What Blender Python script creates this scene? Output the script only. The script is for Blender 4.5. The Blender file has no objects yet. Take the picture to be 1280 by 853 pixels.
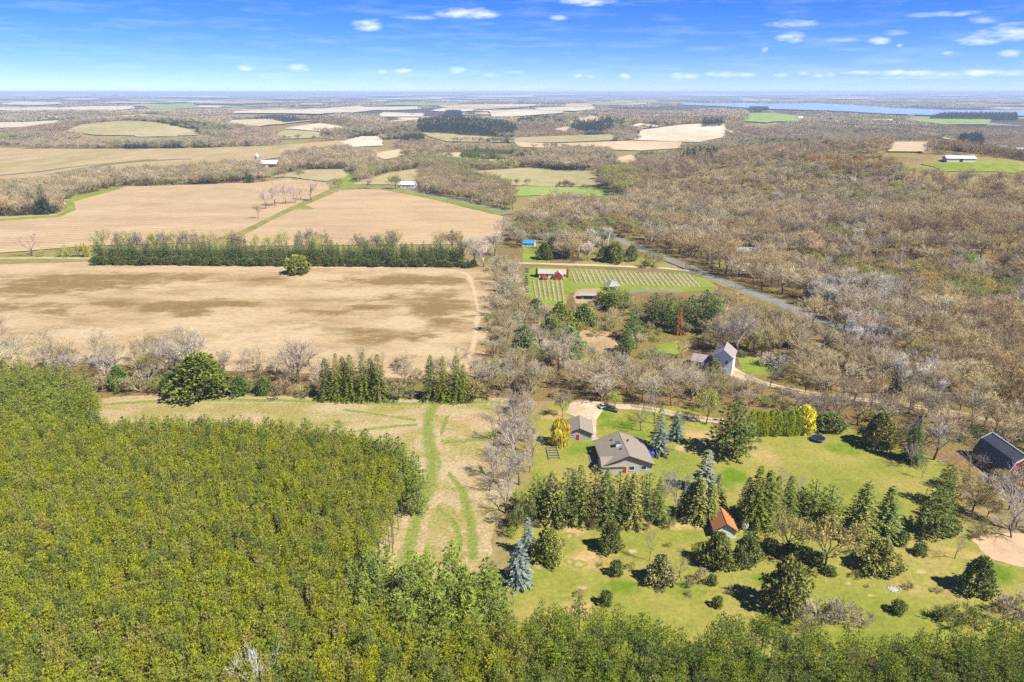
import bpy, bmesh, math, random
import numpy as np
from mathutils import Vector, Matrix, geometry as mgeo
R = math.radians
scene = bpy.context.scene
C = scene.collection

# ------------------------------------------------------------------ camera
CAM_H = 100.0
FPX = 853.0                       # focal length in photo pixels (1280 wide)
PITCH = math.atan((426.5 - 115.0) / FPX)
cam_d = bpy.data.cameras.new('camera')
cam_d.sensor_width = 36.0
cam_d.lens = 36.0 * FPX / 1280.0
cam_d.clip_start = 0.5
cam_d.clip_end = 90000.0
cam = bpy.data.objects.new('camera', cam_d)
cam.location = (0, 0, CAM_H)
cam.rotation_euler = (math.pi / 2 - PITCH, 0, 0)
C.objects.link(cam)
scene.camera = cam

# ------------------------------------------------------------------ light
SUN_EL = R(50)
SUN_AZ = math.atan2(0.85, -0.52)          # clockwise from +Y (the viewing direction)
world = bpy.data.worlds.new('World')
scene.world = world
world.use_nodes = True

def nd(t, typ, **kw):
    n = t.nodes.new(typ)
    for k, v in kw.items():
        setattr(n, k, v)
    return n

def build_world():
    t = world.node_tree
    t.nodes.clear()
    L = t.links.new
    out = nd(t, 'ShaderNodeOutputWorld')
    bg = nd(t, 'ShaderNodeBackground')
    L(bg.outputs[0], out.inputs[0])
    sky = nd(t, 'ShaderNodeTexSky', sky_type='NISHITA', sun_disc=False)
    sky.sun_elevation = SUN_EL
    sky.sun_rotation = SUN_AZ
    sky.altitude = 5000
    sky.air_density = 0.9
    sky.dust_density = 0.0
    sky.ozone_density = 6.0
    gam = nd(t, 'ShaderNodeHueSaturation')
    gam.inputs['Saturation'].default_value = SKY_SAT
    gam.inputs['Value'].default_value = SKY_VAL
    tint = nd(t, 'ShaderNodeMix', data_type='RGBA', blend_type='MULTIPLY')
    tint.inputs['Factor'].default_value = 1.0
    tint.inputs['B'].default_value = SKY_TINT
    L(sky.outputs[0], tint.inputs['A'])
    L(tint.outputs['Result'], gam.inputs['Color'])
    # clouds: soft ellipses in sky directions (azimuth, elevation); the row repeats all round the horizon
    tc = nd(t, 'ShaderNodeTexCoord')
    sep = nd(t, 'ShaderNodeSeparateXYZ')
    L(tc.outputs['Generated'], sep.inputs[0])
    def M(op, a, b=None, c=None):
        n = nd(t, 'ShaderNodeMath', operation=op)
        for i, v in enumerate((a, b, c)):
            if v is None:
                continue
            if isinstance(v, (int, float)):
                n.inputs[i].default_value = v
            else:
                L(v, n.inputs[i])
        return n.outputs[0]
    az = M('MULTIPLY', M('ARCTAN2', sep.outputs[0], sep.outputs[1]), 180 / math.pi)
    el = M('MULTIPLY', M('ARCSINE', sep.outputs[2]), 180 / math.pi)
    azw = M('WRAP', az, -40.0, 40.0)
    def noise(scale, zs, detail):
        mp = nd(t, 'ShaderNodeMapping')
        mp.inputs['Scale'].default_value = (1, 1, zs)
        L(tc.outputs['Generated'], mp.inputs[0])
        n = nd(t, 'ShaderNodeTexNoise')
        n.inputs['Scale'].default_value = scale
        n.inputs['Detail'].default_value = detail
        n.inputs['Roughness'].default_value = 0.6
        L(mp.outputs[0], n.inputs['Vector'])
        return n.outputs[0]
    n1 = noise(36, 4.5, 7)
    n2 = noise(12, 9.0, 6)
    nn = M('SUBTRACT', n1, 0.5)
    wob = M('MULTIPLY', nn, 3.0)
    total = None
    for (px, py, hw, hh, st) in CLOUDS:
        x = (px - 640) / FPX
        y = (426.5 - py) / FPX
        v = Vector((x, y * math.sin(PITCH) + math.cos(PITCH), y * math.cos(PITCH) - math.sin(PITCH))).normalized()
        a0 = math.degrees(math.atan2(v.x, v.y))
        e0 = math.degrees(math.asin(v.z))
        wa = hw / FPX * 57.3 * math.cos(math.radians(a0))
        we = .78 * hh / FPX * 57.3 * math.cos(math.radians(a0))
        dx = M('MULTIPLY_ADD', azw, 1 / wa, -a0 / wa)
        dy = M('MULTIPLY_ADD', el, 1 / we, -e0 / we)
        d = M('ADD', M('ADD', M('MULTIPLY', dx, dx), M('MULTIPLY', dy, dy)), wob)
        mr = nd(t, 'ShaderNodeMapRange', interpolation_type='SMOOTHSTEP')
        L(d, mr.inputs['Value'])
        mr.inputs['From Min'].default_value = 1.25
        mr.inputs['From Max'].default_value = -1.3
        mr.inputs['To Max'].default_value = st * (.8 if 80 < py < 99 else 1)
        total = mr.outputs[0] if total is None else M('MAXIMUM', total, mr.outputs[0])
    # thin veil everywhere
    veil = nd(t, 'ShaderNodeMapRange')
    L(n2, veil.inputs['Value'])
    veil.inputs['From Min'].default_value = 0.48
    veil.inputs['From Max'].default_value = 0.85
    veil.inputs['To Max'].default_value = 0.17
    total = M('MAXIMUM', total, veil.outputs[0])
    mix = nd(t, 'ShaderNodeMix', data_type='RGBA')
    L(total, mix.inputs['Factor'])
    L(gam.outputs[0], mix.inputs['A'])
    mix.inputs['B'].default_value = CLOUD_COL
    L(mix.outputs['Result'], bg.inputs[0])
    bg.inputs[1].default_value = SKY_STR

SKY_STR, SKY_SAT, SKY_VAL = 0.071, 1.22, 1.0
SKY_TINT = (1.06, .93, 1.1, 1)
CLOUD_COL = (8.5, 8.9, 9.6, 1)
# (px, py, half width, half height, strength) of each cloud seen in the photograph
CLOUDS = [(459, 31, 21, 9, .95), (517, 22, 24, 4, .7), (586, 17, 40, 8, .95), (735, 1, 34, 8, 1), (697, 22, 14, 4, .8),
          (307, 85, 12, 5, .8), (371, 85, 15, 6, 1), (478, 90, 8, 4, .6), (505, 89, 12, 4, .9), (569, 88, 15, 5, 1), (616, 94, 14, 4, .8), (640, 90, 22, 3, .4),
          (722, 95, 7, 3, .8), (738, 96, 8, 3, .6), (781, 96, 7, 5, .9), (846, 95, 10, 5, .9), (990, 30, 32, 6, .7), (988, 47, 18, 9, 1), (956, 62, 5, 4, .8),
          (1100, 51, 13, 6, .9), (1050, 51, 26, 4, .5), (1124, 57, 4, 3, .7), (1180, 18, 42, 4, .6), (1235, 24, 20, 6, .6), (1225, 51, 24, 8, 1),
          (1262, 42, 36, 12, .8), (1270, 30, 24, 4, .5), (1118, 41, 14, 4, .5), (1262, 67, 14, 6, .7), (1184, 66, 8, 3, .6), (864, 95, 14, 4, .8), (905, 93, 24, 5, .9), (932, 94, 14, 4, .8),
          (976, 94, 10, 3, .7), (1005, 92, 9, 4, .8), (1024, 94, 9, 4, .8), (1038, 93, 7, 4, .7), (1085, 91, 28, 4, .9), (1115, 91, 18, 5, 1), (1150, 92, 26, 5, 1), (1185, 93, 20, 4, .9),
          (1230, 91, 34, 6, .95), (1266, 91, 18, 5, .8), (1160, 97, 60, 3, .4)]
build_world()

sun_d = bpy.data.lights.new('sun', 'SUN')
sun_d.energy = 5.0
sun_d.angle = R(0.53)
sun_d.color = (1.0, 0.95, 0.86)
sun = bpy.data.objects.new('sun', sun_d)
sdir = Vector((math.sin(SUN_AZ) * math.cos(SUN_EL), math.cos(SUN_AZ) * math.cos(SUN_EL), math.sin(SUN_EL)))
sun.rotation_euler = sdir.to_track_quat('Z', 'Y').to_euler()
C.objects.link(sun)

scene.view_settings.view_transform = 'Standard'
scene.view_settings.look = 'None'
scene.view_settings.gamma = 1.0
scene.view_settings.exposure = 1.14
scene.render.engine = 'CYCLES'
scene.cycles.use_denoising = False
scene.cycles.max_bounces = 5
scene.cycles.diffuse_bounces = 2
scene.cycles.glossy_bounces = 2
scene.cycles.transmission_bounces = 2
scene.cycles.transparent_max_bounces = 8
scene.cycles.volume_bounces = 0
scene.cycles.sample_clamp_indirect = 4.0
scene.cycles.use_adaptive_sampling = True
scene.cycles.adaptive_threshold = 0.015

# ------------------------------------------------------------------ pixels to places
def ray(px, py):
    x = (px - 640.0) / FPX
    y = -(py - 426.5) / FPX
    s, c = math.sin(PITCH), math.cos(PITCH)
    return x, y * s + c, y * c - s

# low hills: (x, y, radius_x, radius_y, height), flat outside their own circle
def flatP(px, py, z=0.0):
    dx, dy, dz = ray(px, py)
    t = (CAM_H - z) / max(-dz, 1e-5)
    return dx * t, dy * t

HILLS = []
def hill(px, py, rx, ry, h):
    x, y = flatP(px, py)
    HILLS.append((x, y, rx, ry, h))
hill(165, 166, 330, 420, 28)
hill(400, 163, 260, 380, 24)
hill(565, 165, 260, 330, 22)
hill(715, 160, 260, 350, 24)
hill(860, 160, 380, 500, 20)
hill(1010, 225, 330, 330, 28)
hill(1230, 250, 300, 260, 26)
hill(1110, 300, 135, 130, 12)
hill(1260, 330, 120, 90, 10)
hill(880, 240, 140, 130, 9)
hill(960, 158, 300, 350, 10)
hill(60, 147, 600, 700, 14)
hill(330, 146, 700, 600, 12)
hill(700, 143, 800, 700, 10)

FARN = [(0.00021, 0.00037, 0.3, 1.0), (-0.00043, 0.00029, 1.7, 0.7), (0.00081, -0.00052, 2.9, 0.5), (0.0013, 0.0009, 4.4, 0.3)]
def terr(x, y):
    x = np.asarray(x, float); y = np.asarray(y, float)
    z = np.zeros(np.broadcast(x, y).shape)
    for (hx, hy, rx, ry, hh) in HILLS:
        q = ((x - hx) / rx) ** 2 + ((y - hy) / ry) ** 2
        z = z + hh * np.where(q < 1, (1 - q) ** 2, 0)
    d = np.hypot(x, y)
    k = np.clip((d - 7500) / 9000, 0, 1)
    n = 0
    for (a, b, p, w) in FARN:
        n = n + w * np.sin(a * x + b * y + p)
    z = z + k * (22 + 26 * n) * np.clip(d / 20000, 0.3, 1.2)
    return z

def P(px, py, zoff=0.0):
    """where the sight line through a pixel meets the terrain (or a level above it)"""
    dx, dy, dz = ray(px, py)
    if dz > -0.004:
        dz = -0.004
    t0 = (CAM_H - zoff) / -dz
    t = t0 * 0.35
    t1 = t0
    ts = np.linspace(t, t1, 1200)
    gap = (CAM_H + dz * ts) - (terr(dx * ts, dy * ts) + zoff)
    i = int(np.argmax(gap <= 1e-6)) if (gap <= 1e-6).any() else len(ts) - 1
    if i > 0 and gap[i - 1] > gap[i]:
        f = gap[i - 1] / (gap[i - 1] - gap[i])
        tt = ts[i - 1] + (ts[i] - ts[i - 1]) * min(max(f, 0), 1)
    else:
        tt = ts[i]
    return dx * tt, dy * tt

def P3(px, py, z=0.0):
    x, y = P(px, py, z)
    return Vector((x, y, z + float(terr(x, y))))

def depth(x, y, z=0.0):
    return y * math.cos(PITCH) + (CAM_H - z) * math.sin(PITCH)

def pxw(w, x, y):
    """width in metres of w photo pixels at that place"""
    return w * depth(x, y) / FPX

def height_at(x, y, zb, py_top):
    """height in metres of a thing standing at x, y whose top shows at photo row py_top"""
    dx, dy, dz = ray(640, py_top)
    return CAM_H + y / dy * dz - zb

# ------------------------------------------------------------------ materials
MATS = {}
def srgb(h):
    v = [int(h[i:i + 2], 16) / 255 for i in (0, 2, 4)]
    return tuple([.60 * (c / 12.92 if c <= .04045 else ((c + .055) / 1.055) ** 2.4) for c in v] + [1.0])

def new_mat(name):
    m = bpy.data.materials.new(name)
    m.use_nodes = True
    t = m.node_tree
    b = t.nodes['Principled BSDF']
    b.inputs['Roughness'].default_value = 0.85
    b.inputs['Specular IOR Level'].default_value = 0.2
    MATS[name] = m
    return m, t, b

def noise_node(t, scale, detail=5, rough=.6, stretch=(1, 1, 1), rot=0.0, coord='Object'):
    tc = nd(t, 'ShaderNodeTexCoord')
    mp = nd(t, 'ShaderNodeMapping')
    mp.inputs['Scale'].default_value = stretch
    mp.inputs['Rotation'].default_value = (0, 0, rot)
    t.links.new(tc.outputs[coord], mp.inputs[0])
    n = nd(t, 'ShaderNodeTexNoise')
    n.inputs['Scale'].default_value = scale
    n.inputs['Detail'].default_value = detail
    n.inputs['Roughness'].default_value = rough
    t.links.new(mp.outputs[0], n.inputs['Vector'])
    return n.outputs[0]

def ramp(t, fac, stops, interp='LINEAR'):
    r = nd(t, 'ShaderNodeValToRGB')
    cr = r.color_ramp
    cr.interpolation = interp
    while len(cr.elements) < len(stops):
        cr.elements.new(0.5)
    for e, (p, c) in zip(cr.elements, stops):
        e.position = p
        e.color = c if len(c) == 4 else (*c, 1)
    t.links.new(fac, r.inputs[0])
    return r.outputs[0]

def mixc(t, fac, a, b, mode='MIX'):
    m = nd(t, 'ShaderNodeMix', data_type='RGBA', blend_type=mode)
    for sock, v in ((m.inputs['Factor'], fac), (m.inputs['A'], a), (m.inputs['B'], b)):
        if isinstance(v, (int, float)):
            sock.default_value = v
        elif isinstance(v, tuple):
            sock.default_value = v if len(v) == 4 else (*v, 1)
        else:
            t.links.new(v, sock)
    return m.outputs['Result']

def bump(t, b, fac, dist, strength=1.0):
    n = nd(t, 'ShaderNodeBump')
    n.inputs['Strength'].default_value = strength
    n.inputs['Distance'].default_value = dist
    t.links.new(fac, n.inputs['Height'])
    t.links.new(n.outputs[0], b.inputs['Normal'])

def ground_mat(name, stops, scale, stretch=(1, 1, 1), rot=0.0, fine=1.2, finec=.35, dryc=None, dry2=None, bumpd=.25, detail=6, rows=None, crisp=(.2, .75), wscale=None, mid=.1):
    """patchy ground cover: large noise picks from stops, fine noise varies the value; attributes 'dry'/'alt' blend in other cover"""
    m, t, b = new_mat(name)
    big = noise_node(t, scale, detail, .62, stretch, rot)
    col = ramp(t, big, stops)
    for attr, cc in (('dry', dryc), ('alt', dry2)):
        if cc:
            a = nd(t, 'ShaderNodeAttribute', attribute_name=attr)
            w = noise_node(t, wscale or scale * 2.2, 10, .72, stretch, rot)
            mm = nd(t, 'ShaderNodeMath', operation='MULTIPLY_ADD')
            t.links.new(w, mm.inputs[0]); mm.inputs[1].default_value = 2.0; mm.inputs[2].default_value = -1.0
            ad = nd(t, 'ShaderNodeMath', operation='ADD')
            t.links.new(a.outputs['Fac'], ad.inputs[0]); t.links.new(mm.outputs[0], ad.inputs[1])
            ml = nd(t, 'ShaderNodeMapRange', interpolation_type='SMOOTHSTEP')
            t.links.new(ad.outputs[0], ml.inputs['Value'])
            ml.inputs['From Min'].default_value = crisp[0]
            ml.inputs['From Max'].default_value = crisp[1]
            col = mixc(t, ml.outputs[0], col, cc)
    if mid:
        col = mixc(t, 1.0, col, ramp(t, noise_node(t, scale * 6, 6, .7, stretch, rot + .4), [(.3, (1 - mid,) * 3), (.7, (1 + mid,) * 3)]), 'MULTIPLY')
    fn = noise_node(t, fine, 4, .7, stretch, rot)
    v = ramp(t, fn, [(.25, (1 - finec,) * 3), (.75, (1 + finec,) * 3)])
    col = mixc(t, 1.0, col, v, 'MULTIPLY')
    if rows:
        tc = nd(t, 'ShaderNodeTexCoord')
        mp = nd(t, 'ShaderNodeMapping')
        mp.inputs['Rotation'].default_value = (0, 0, rows[1])
        t.links.new(tc.outputs['Object'], mp.inputs[0])
        wv = nd(t, 'ShaderNodeTexWave', bands_direction='Y')
        wv.inputs['Scale'].default_value = rows[0]
        wv.inputs['Distortion'].default_value = rows[3]
        wv.inputs['Detail'].default_value = 3
        wv.inputs['Detail Scale'].default_value = .3
        t.links.new(mp.outputs[0], wv.inputs[0])
        rv = ramp(t, wv.outputs[0], [(.1, (1 - rows[2],) * 3), (.9, (1 + rows[2],) * 3)])
        col = mixc(t, 1.0, col, rv, 'MULTIPLY')
    t.links.new(col, b.inputs['Base Color'])
    b.inputs['Roughness'].default_value = .95
    b.inputs['Specular IOR Level'].default_value = .05
    if bumpd:
        bump(t, b, fn, bumpd)
    return m

def paint_mat(name, col, rough=.7, spec=.3, var=.12, scale=1.5, metal=0.0, stretch=(1, 1, 1)):
    m, t, b = new_mat(name)
    n = noise_node(t, scale, 5, .65, stretch)
    v = ramp(t, n, [(.2, (1 - var,) * 3), (.8, (1 + var,) * 3)])
    t.links.new(mixc(t, 1.0, tuple(.66 * k for k in col[:3]) + (1,), v, 'MULTIPLY'), b.inputs['Base Color'])
    b.inputs['Roughness'].default_value = rough
    b.inputs['Specular IOR Level'].default_value = spec
    b.inputs['Metallic'].default_value = metal
    return m

def plant_mat(name, transl=.25, hue=.03, val=.3, satv=.15, tonek=.9):
    """foliage or twigs: the plant's own colour (its 'tint' property) varied from plant to plant and from spray to spray"""
    m, t, b = new_mat(name)
    oi = nd(t, 'ShaderNodeObjectInfo')
    ti = nd(t, 'ShaderNodeAttribute', attribute_name='tint', attribute_type='INSTANCER')
    at = nd(t, 'ShaderNodeAttribute', attribute_name='tone')
    hs = nd(t, 'ShaderNodeHueSaturation')
    def mul(o, k, c):
        n = nd(t, 'ShaderNodeMath', operation='MULTIPLY_ADD')
        t.links.new(o, n.inputs[0]); n.inputs[1].default_value = k; n.inputs[2].default_value = c
        return n.outputs[0]
    wn = nd(t, 'ShaderNodeTexWhiteNoise', noise_dimensions='1D')
    t.links.new(oi.outputs['Random'], wn.inputs['W'])
    t.links.new(mul(wn.outputs[0], hue, .5 - hue / 2), hs.inputs['Hue'])
    t.links.new(mul(oi.outputs['Random'], satv, 1 - satv / 2), hs.inputs['Saturation'])
    ml = nd(t, 'ShaderNodeMath', operation='MULTIPLY')
    t.links.new(mul(oi.outputs['Random'], val, 1 - val / 2), ml.inputs[0])
    t.links.new(mul(at.outputs['Fac'], tonek, 1 - tonek / 2), ml.inputs[1])
    t.links.new(ml.outputs[0], hs.inputs['Value'])
    t.links.new(ti.outputs['Color'], hs.inputs['Color'])
    t.links.new(hs.outputs[0], b.inputs['Base Color'])
    b.inputs['Roughness'].default_value = .75
    b.inputs['Specular IOR Level'].default_value = .12
    if transl:
        tr = nd(t, 'ShaderNodeBsdfTranslucent')
        t.links.new(hs.outputs[0], tr.inputs['Color'])
        mx = nd(t, 'ShaderNodeMixShader')
        mx.inputs[0].default_value = transl
        t.links.new(b.outputs[0], mx.inputs[1])
        t.links.new(tr.outputs[0], mx.inputs[2])
        t.links.new(mx.outputs[0], t.nodes['Material Output'].inputs[0])
    return m

plant_mat('needles', .22, hue=.02, val=.2)
plant_mat('twigs', .0, hue=.018, val=.42, satv=.2, tonek=.35)
plant_mat('leaves', .45)
paint_mat('bud_twigs', (.36, .29, .2), .9, .1, .2, 3)
paint_mat('bark', (.17, .13, .1), .9, .1, .3, 3)
paint_mat('pale_bark', (.5, .47, .42), .9, .1, .3, 3)
paint_mat('roof_shingle', (.31, .262, .21), .9, .1, .14, 1.3, stretch=(.4, 1, 1))
paint_mat('roof_grey', (.36, .35, .35), .8, .2, .15, 1)
paint_mat('roof_cedar', (.45, .2, .08), .9, .1, .2, 2)
paint_mat('roof_plum', (.36, .3, .3), .9, .1, .15, 1.5)
paint_mat('roof_brown', (.2, .1, .07), .9, .1, .15, 1)
paint_mat('roof_beige', (.46, .41, .34), .8, .2, .1, .6)
paint_mat('roof_blue', (.05, .28, .55), .6, .3, .1, .6)
paint_mat('roof_steel', (.12, .13, .16), .5, .4, .12, .5, .3)
paint_mat('roof_white', (.75, .76, .78), .5, .4, .08, .4)
paint_mat('wall_grey', (.5, .48, .45), .8, .2, .08, 2)
paint_mat('wall_white', (.78, .78, .77), .7, .25, .05, 2)
paint_mat('wall_pale_blue', (1.0, 1.05, 1.15), .7, .25, .05, 2)
paint_mat('wall_red', (.36, .05, .035), .75, .2, .2, 1)
paint_mat('barn_red', (.3, .055, .03), .75, .2, .2, 1)
paint_mat('trim_white', (.8, .8, .78), .6, .3, .05, 2)
paint_mat('trim_dark', (.05, .045, .045), .7, .2, .1, 2)
paint_mat('door_red', (.4, .04, .03), .5, .4, .05, 2)
paint_mat('glass', (.03, .04, .05), .08, .6, .1, 2)
paint_mat('concrete', (.45, .43, .4), .85, .2, .15, .5)
paint_mat('wood_grey', (.3, .26, .21), .9, .1, .25, 3)
paint_mat('steel', (.35, .36, .38), .4, .5, .1, 2, .8)
paint_mat('black_rubber', (.015, .015, .017), .6, .3, .2, 2)
paint_mat('car_dark', (.13, .14, .16), .25, .6, .05, 2)
paint_mat('car_silver', (.55, .56, .58), .3, .6, .05, 2)
paint_mat('tarp_blue', (.08, .1, .5), .6, .3, .1, 2)
paint_mat('stone', (.38, .35, .31), .9, .1, .3, 2)
# ------------------------------------------------------------------ mesh helpers
class MB:
    def __init__(s):
        s.v, s.f, s.m, s.tone = [], [], [], []
    def add(s, vs, fs, mat=0, tone=.5):
        o = len(s.v)
        s.v.extend([tuple(a) for a in vs])
        for f in fs:
            s.f.append(tuple(i + o for i in f)); s.m.append(mat); s.tone.append(tone)
    def box(s, x0, y0, z0, x1, y1, z1, mat=0):
        v = [(x0, y0, z0), (x1, y0, z0), (x1, y1, z0), (x0, y1, z0), (x0, y0, z1), (x1, y0, z1), (x1, y1, z1), (x0, y1, z1)]
        s.add(v, [(0, 3, 2, 1), (4, 5, 6, 7), (0, 1, 5, 4), (1, 2, 6, 5), (2, 3, 7, 6), (3, 0, 4, 7)], mat)
    def tube(s, pts, rad, n=5, mat=0, tone=.5, cap=False):
        pts = [Vector(p) for p in pts]
        rings = []
        for i, p in enumerate(pts):
            d = (pts[min(i + 1, len(pts) - 1)] - pts[max(i - 1, 0)]).normalized()
            u = d.orthogonal().normalized(); w = d.cross(u)
            rings.append([p + (u * math.cos(2 * math.pi * k / n) + w * math.sin(2 * math.pi * k / n)) * rad[i] for k in range(n)])
        vs = [q for r in rings for q in r]
        fs = []
        for i in range(len(pts) - 1):
            for k in range(n):
                fs.append((i * n + k, i * n + (k + 1) % n, (i + 1) * n + (k + 1) % n, (i + 1) * n + k))
        if cap:
            fs.append(tuple(range(n))[::-1]); fs.append(tuple((len(pts) - 1) * n + k for k in range(n)))
        s.add(vs, fs, mat, tone)
    def blade(s, p, d, L, w, rng, mat=0, tone=None, up=None):
        """one spray: a narrow kite"""
        d = d.normalized()
        side = d.cross(up if up is not None else Vector(rng.normal(size=3)))
        if side.length < 1e-4:
            side = d.orthogonal()
        side.normalize()
        m = p + d * L * .45
        s.add([p, m + side * w * .5, p + d * L, m - side * w * .5], [(0, 1, 2, 3)], mat, rng.random() if tone is None else tone)
    def tri(s, p, d, L, w, rng, mat=0, tone=None, face=None):
        d = d.normalized()
        side = d.cross(Vector(rng.normal(size=3)) * (1 if face is None else .35) + (face if face is not None else Vector((0, 0, 0))))
        if side.length < 1e-4:
            side = d.orthogonal()
        side.normalize()
        s.add([p - side * w * .5, p + side * w * .5, p + d * L], [(0, 1, 2)], mat, rng.random() if tone is None else tone)
    def mesh(s, name, mats, norm=None, smooth=False):
        me = bpy.data.meshes.new(name)
        V = np.array(s.v, float)
        if norm is not None:
            V = V * np.array(norm)
        me.from_pydata(V.tolist(), [], s.f)
        for m in (mats if isinstance(mats, (list, tuple)) else [mats]):
            me.materials.append(MATS[m])
        me.polygons.foreach_set('material_index', s.m)
        a = me.attributes.new('tone', 'FLOAT', 'FACE')
        a.data.foreach_set('value', np.array(s.tone, dtype=np.float32))
        if smooth:
            me.polygons.foreach_set('use_smooth', [True] * len(s.f))
        me.update()
        return me
    def extent(s):
        V = np.array(s.v, float)
        return np.percentile(np.hypot(V[:, 0], V[:, 1]), 97), V[:, 2].max()

def obj(name, me, parent=None, loc=None, color=None):
    o = bpy.data.objects.new(name, me)
    C.objects.link(o)
    if parent is not None:
        o.parent = parent
    if loc is not None:
        o.location = loc
    if color is not None:
        o['tint'] = [float(c) for c in color[:3]]
    return o

def thing(name, label, cat, loc=(0, 0, 0), rz=0.0, group=None, scale=None):
    o = bpy.data.objects.new(name, None)
    o.empty_display_size = .3
    C.objects.link(o)
    o.location = loc
    o.rotation_euler = (0, 0, rz)
    if scale is not None:
        o.scale = scale
    o['label'] = label; o['category'] = cat
    if group:
        o['group'] = group
    return o

def struct(o, kind='structure', label=None):
    o['kind'] = kind
    if label:
        o['label'] = label
    return o

# ------------------------------------------------------------------ tree shapes (height 1, spread 1)
def rotd(d, ang, az):
    u = d.orthogonal().normalized(); w = d.cross(u)
    return (d * math.cos(ang) + (u * math.cos(az) + w * math.sin(az)) * math.sin(ang)).normalized()

def gen_bare(seed, H=14.0, trunk=.3, spread=.75, upright=.25, leaf=0, leafsize=.4, tw=.046, counts=(6, 5, 4, 4), twiglets=6, lean=0.0, barkmat='bark', twigmat='twigs', stout=1.0):
    rng = np.random.default_rng(seed)
    T, K = MB(), MB()
    top = Vector((rng.normal() * .02 * H + lean, rng.normal() * .02 * H, trunk * H))
    T.tube([(0, 0, -.3), (top.x * .5, top.y * .5, trunk * H * .5), top], [.024 * H * stout, .018 * H * stout, .015 * H * stout], 6, 0)
    tips = []
    nl = len(counts)
    def rec(p, d, L, r, lev):
        d = (d + Vector((0, 0, upright * (.5 if lev else .2)))).normalized()
        mid = p + d * L * .5 + Vector(rng.normal(size=3)) * L * .05
        d2 = (d + Vector(rng.normal(size=3)) * .14 + Vector((0, 0, upright * .4))).normalized()
        end = mid + d2 * L * .5
        if lev == 0:
            K.tube([p, mid, end], [r, r * .75, r * .5], 4, 0, rng.random())
        elif lev == 1:
            K.tube([p, mid, end], [r, r * .75, r * .45], 3, 0, rng.random())
        elif lev < nl - 1:
            K.tube([p, end], [r, r * .5], 3, 0, rng.random())
        else:
            K.tri(p, end - p, L, tw * 1.3, rng, 0, None, (p - Vector((0, 0, .55 * H))).normalized())
        if lev == nl - 1:
            for k in range(twiglets):
                q = p + (end - p) * rng.uniform(.25, .9)
                dd = rotd(d, rng.uniform(.35, .9), rng.uniform(0, 6.28))
                l2 = L * rng.uniform(.5, .85)
                K.tri(q, dd, l2, tw, rng, 0, None, (q - Vector((0, 0, .55 * H))).normalized())
                tips.append(q + dd * l2)
            tips.append(end)
            return
        n = counts[lev + 1]
        for k in range(n):
            f = .35 + .65 * (k + 1) / n
            q = p + (mid - p) * (f / .5) if f < .5 else mid + (end - mid) * ((f - .5) / .5)
            ang = rng.uniform(.35, .8) * (0.5 if k == n - 1 else 1)
            rec(q, rotd((end - p).normalized(), ang, rng.uniform(0, 6.28)), L * rng.uniform(.5, .72), r * .5, lev + 1)
    n0 = counts[0]
    for k in range(n0):
        az = 2 * math.pi * k / n0 + rng.normal() * .3
        tilt = rng.uniform(.35, 1.0) * spread if k else .08
        d = Vector((math.sin(tilt) * math.cos(az), math.sin(tilt) * math.sin(az), math.cos(tilt)))
        f = rng.uniform(.62, 1.0)
        rec(Vector((top.x * f, top.y * f, top.z * f)), d, H * rng.uniform(.3, .4), .011 * H * stout, 0)
    for k in range(leaf):
        p = tips[int(rng.integers(len(tips)))] + Vector(rng.normal(size=3)) * .25
        K.blade(p, Vector(rng.normal(size=3)), leafsize * rng.uniform(.6, 1.3), leafsize * .8, rng, 1)
    r, h = K.extent()
    norm = (1 / (2 * r), 1 / (2 * r), 1 / h)
    tm = T.mesh('trunk', barkmat, norm, True)
    cm = K.mesh('crown', [twigmat, 'leaves'], norm)
    return tm, cm

def tuft(K, p, d, L, w, n, rng, spread=.9, mat=0, tone=None):
    tn = rng.random() if tone is None else tone
    for k in range(n):
        dd = (d + Vector(rng.normal(size=3)) * spread).normalized()
        K.blade(p, dd, L * rng.uniform(.6, 1.15), w, rng, mat, min(1, max(0, tn + rng.normal() * .12)), Vector((rng.normal() * .4, rng.normal() * .4, 1)))

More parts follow.
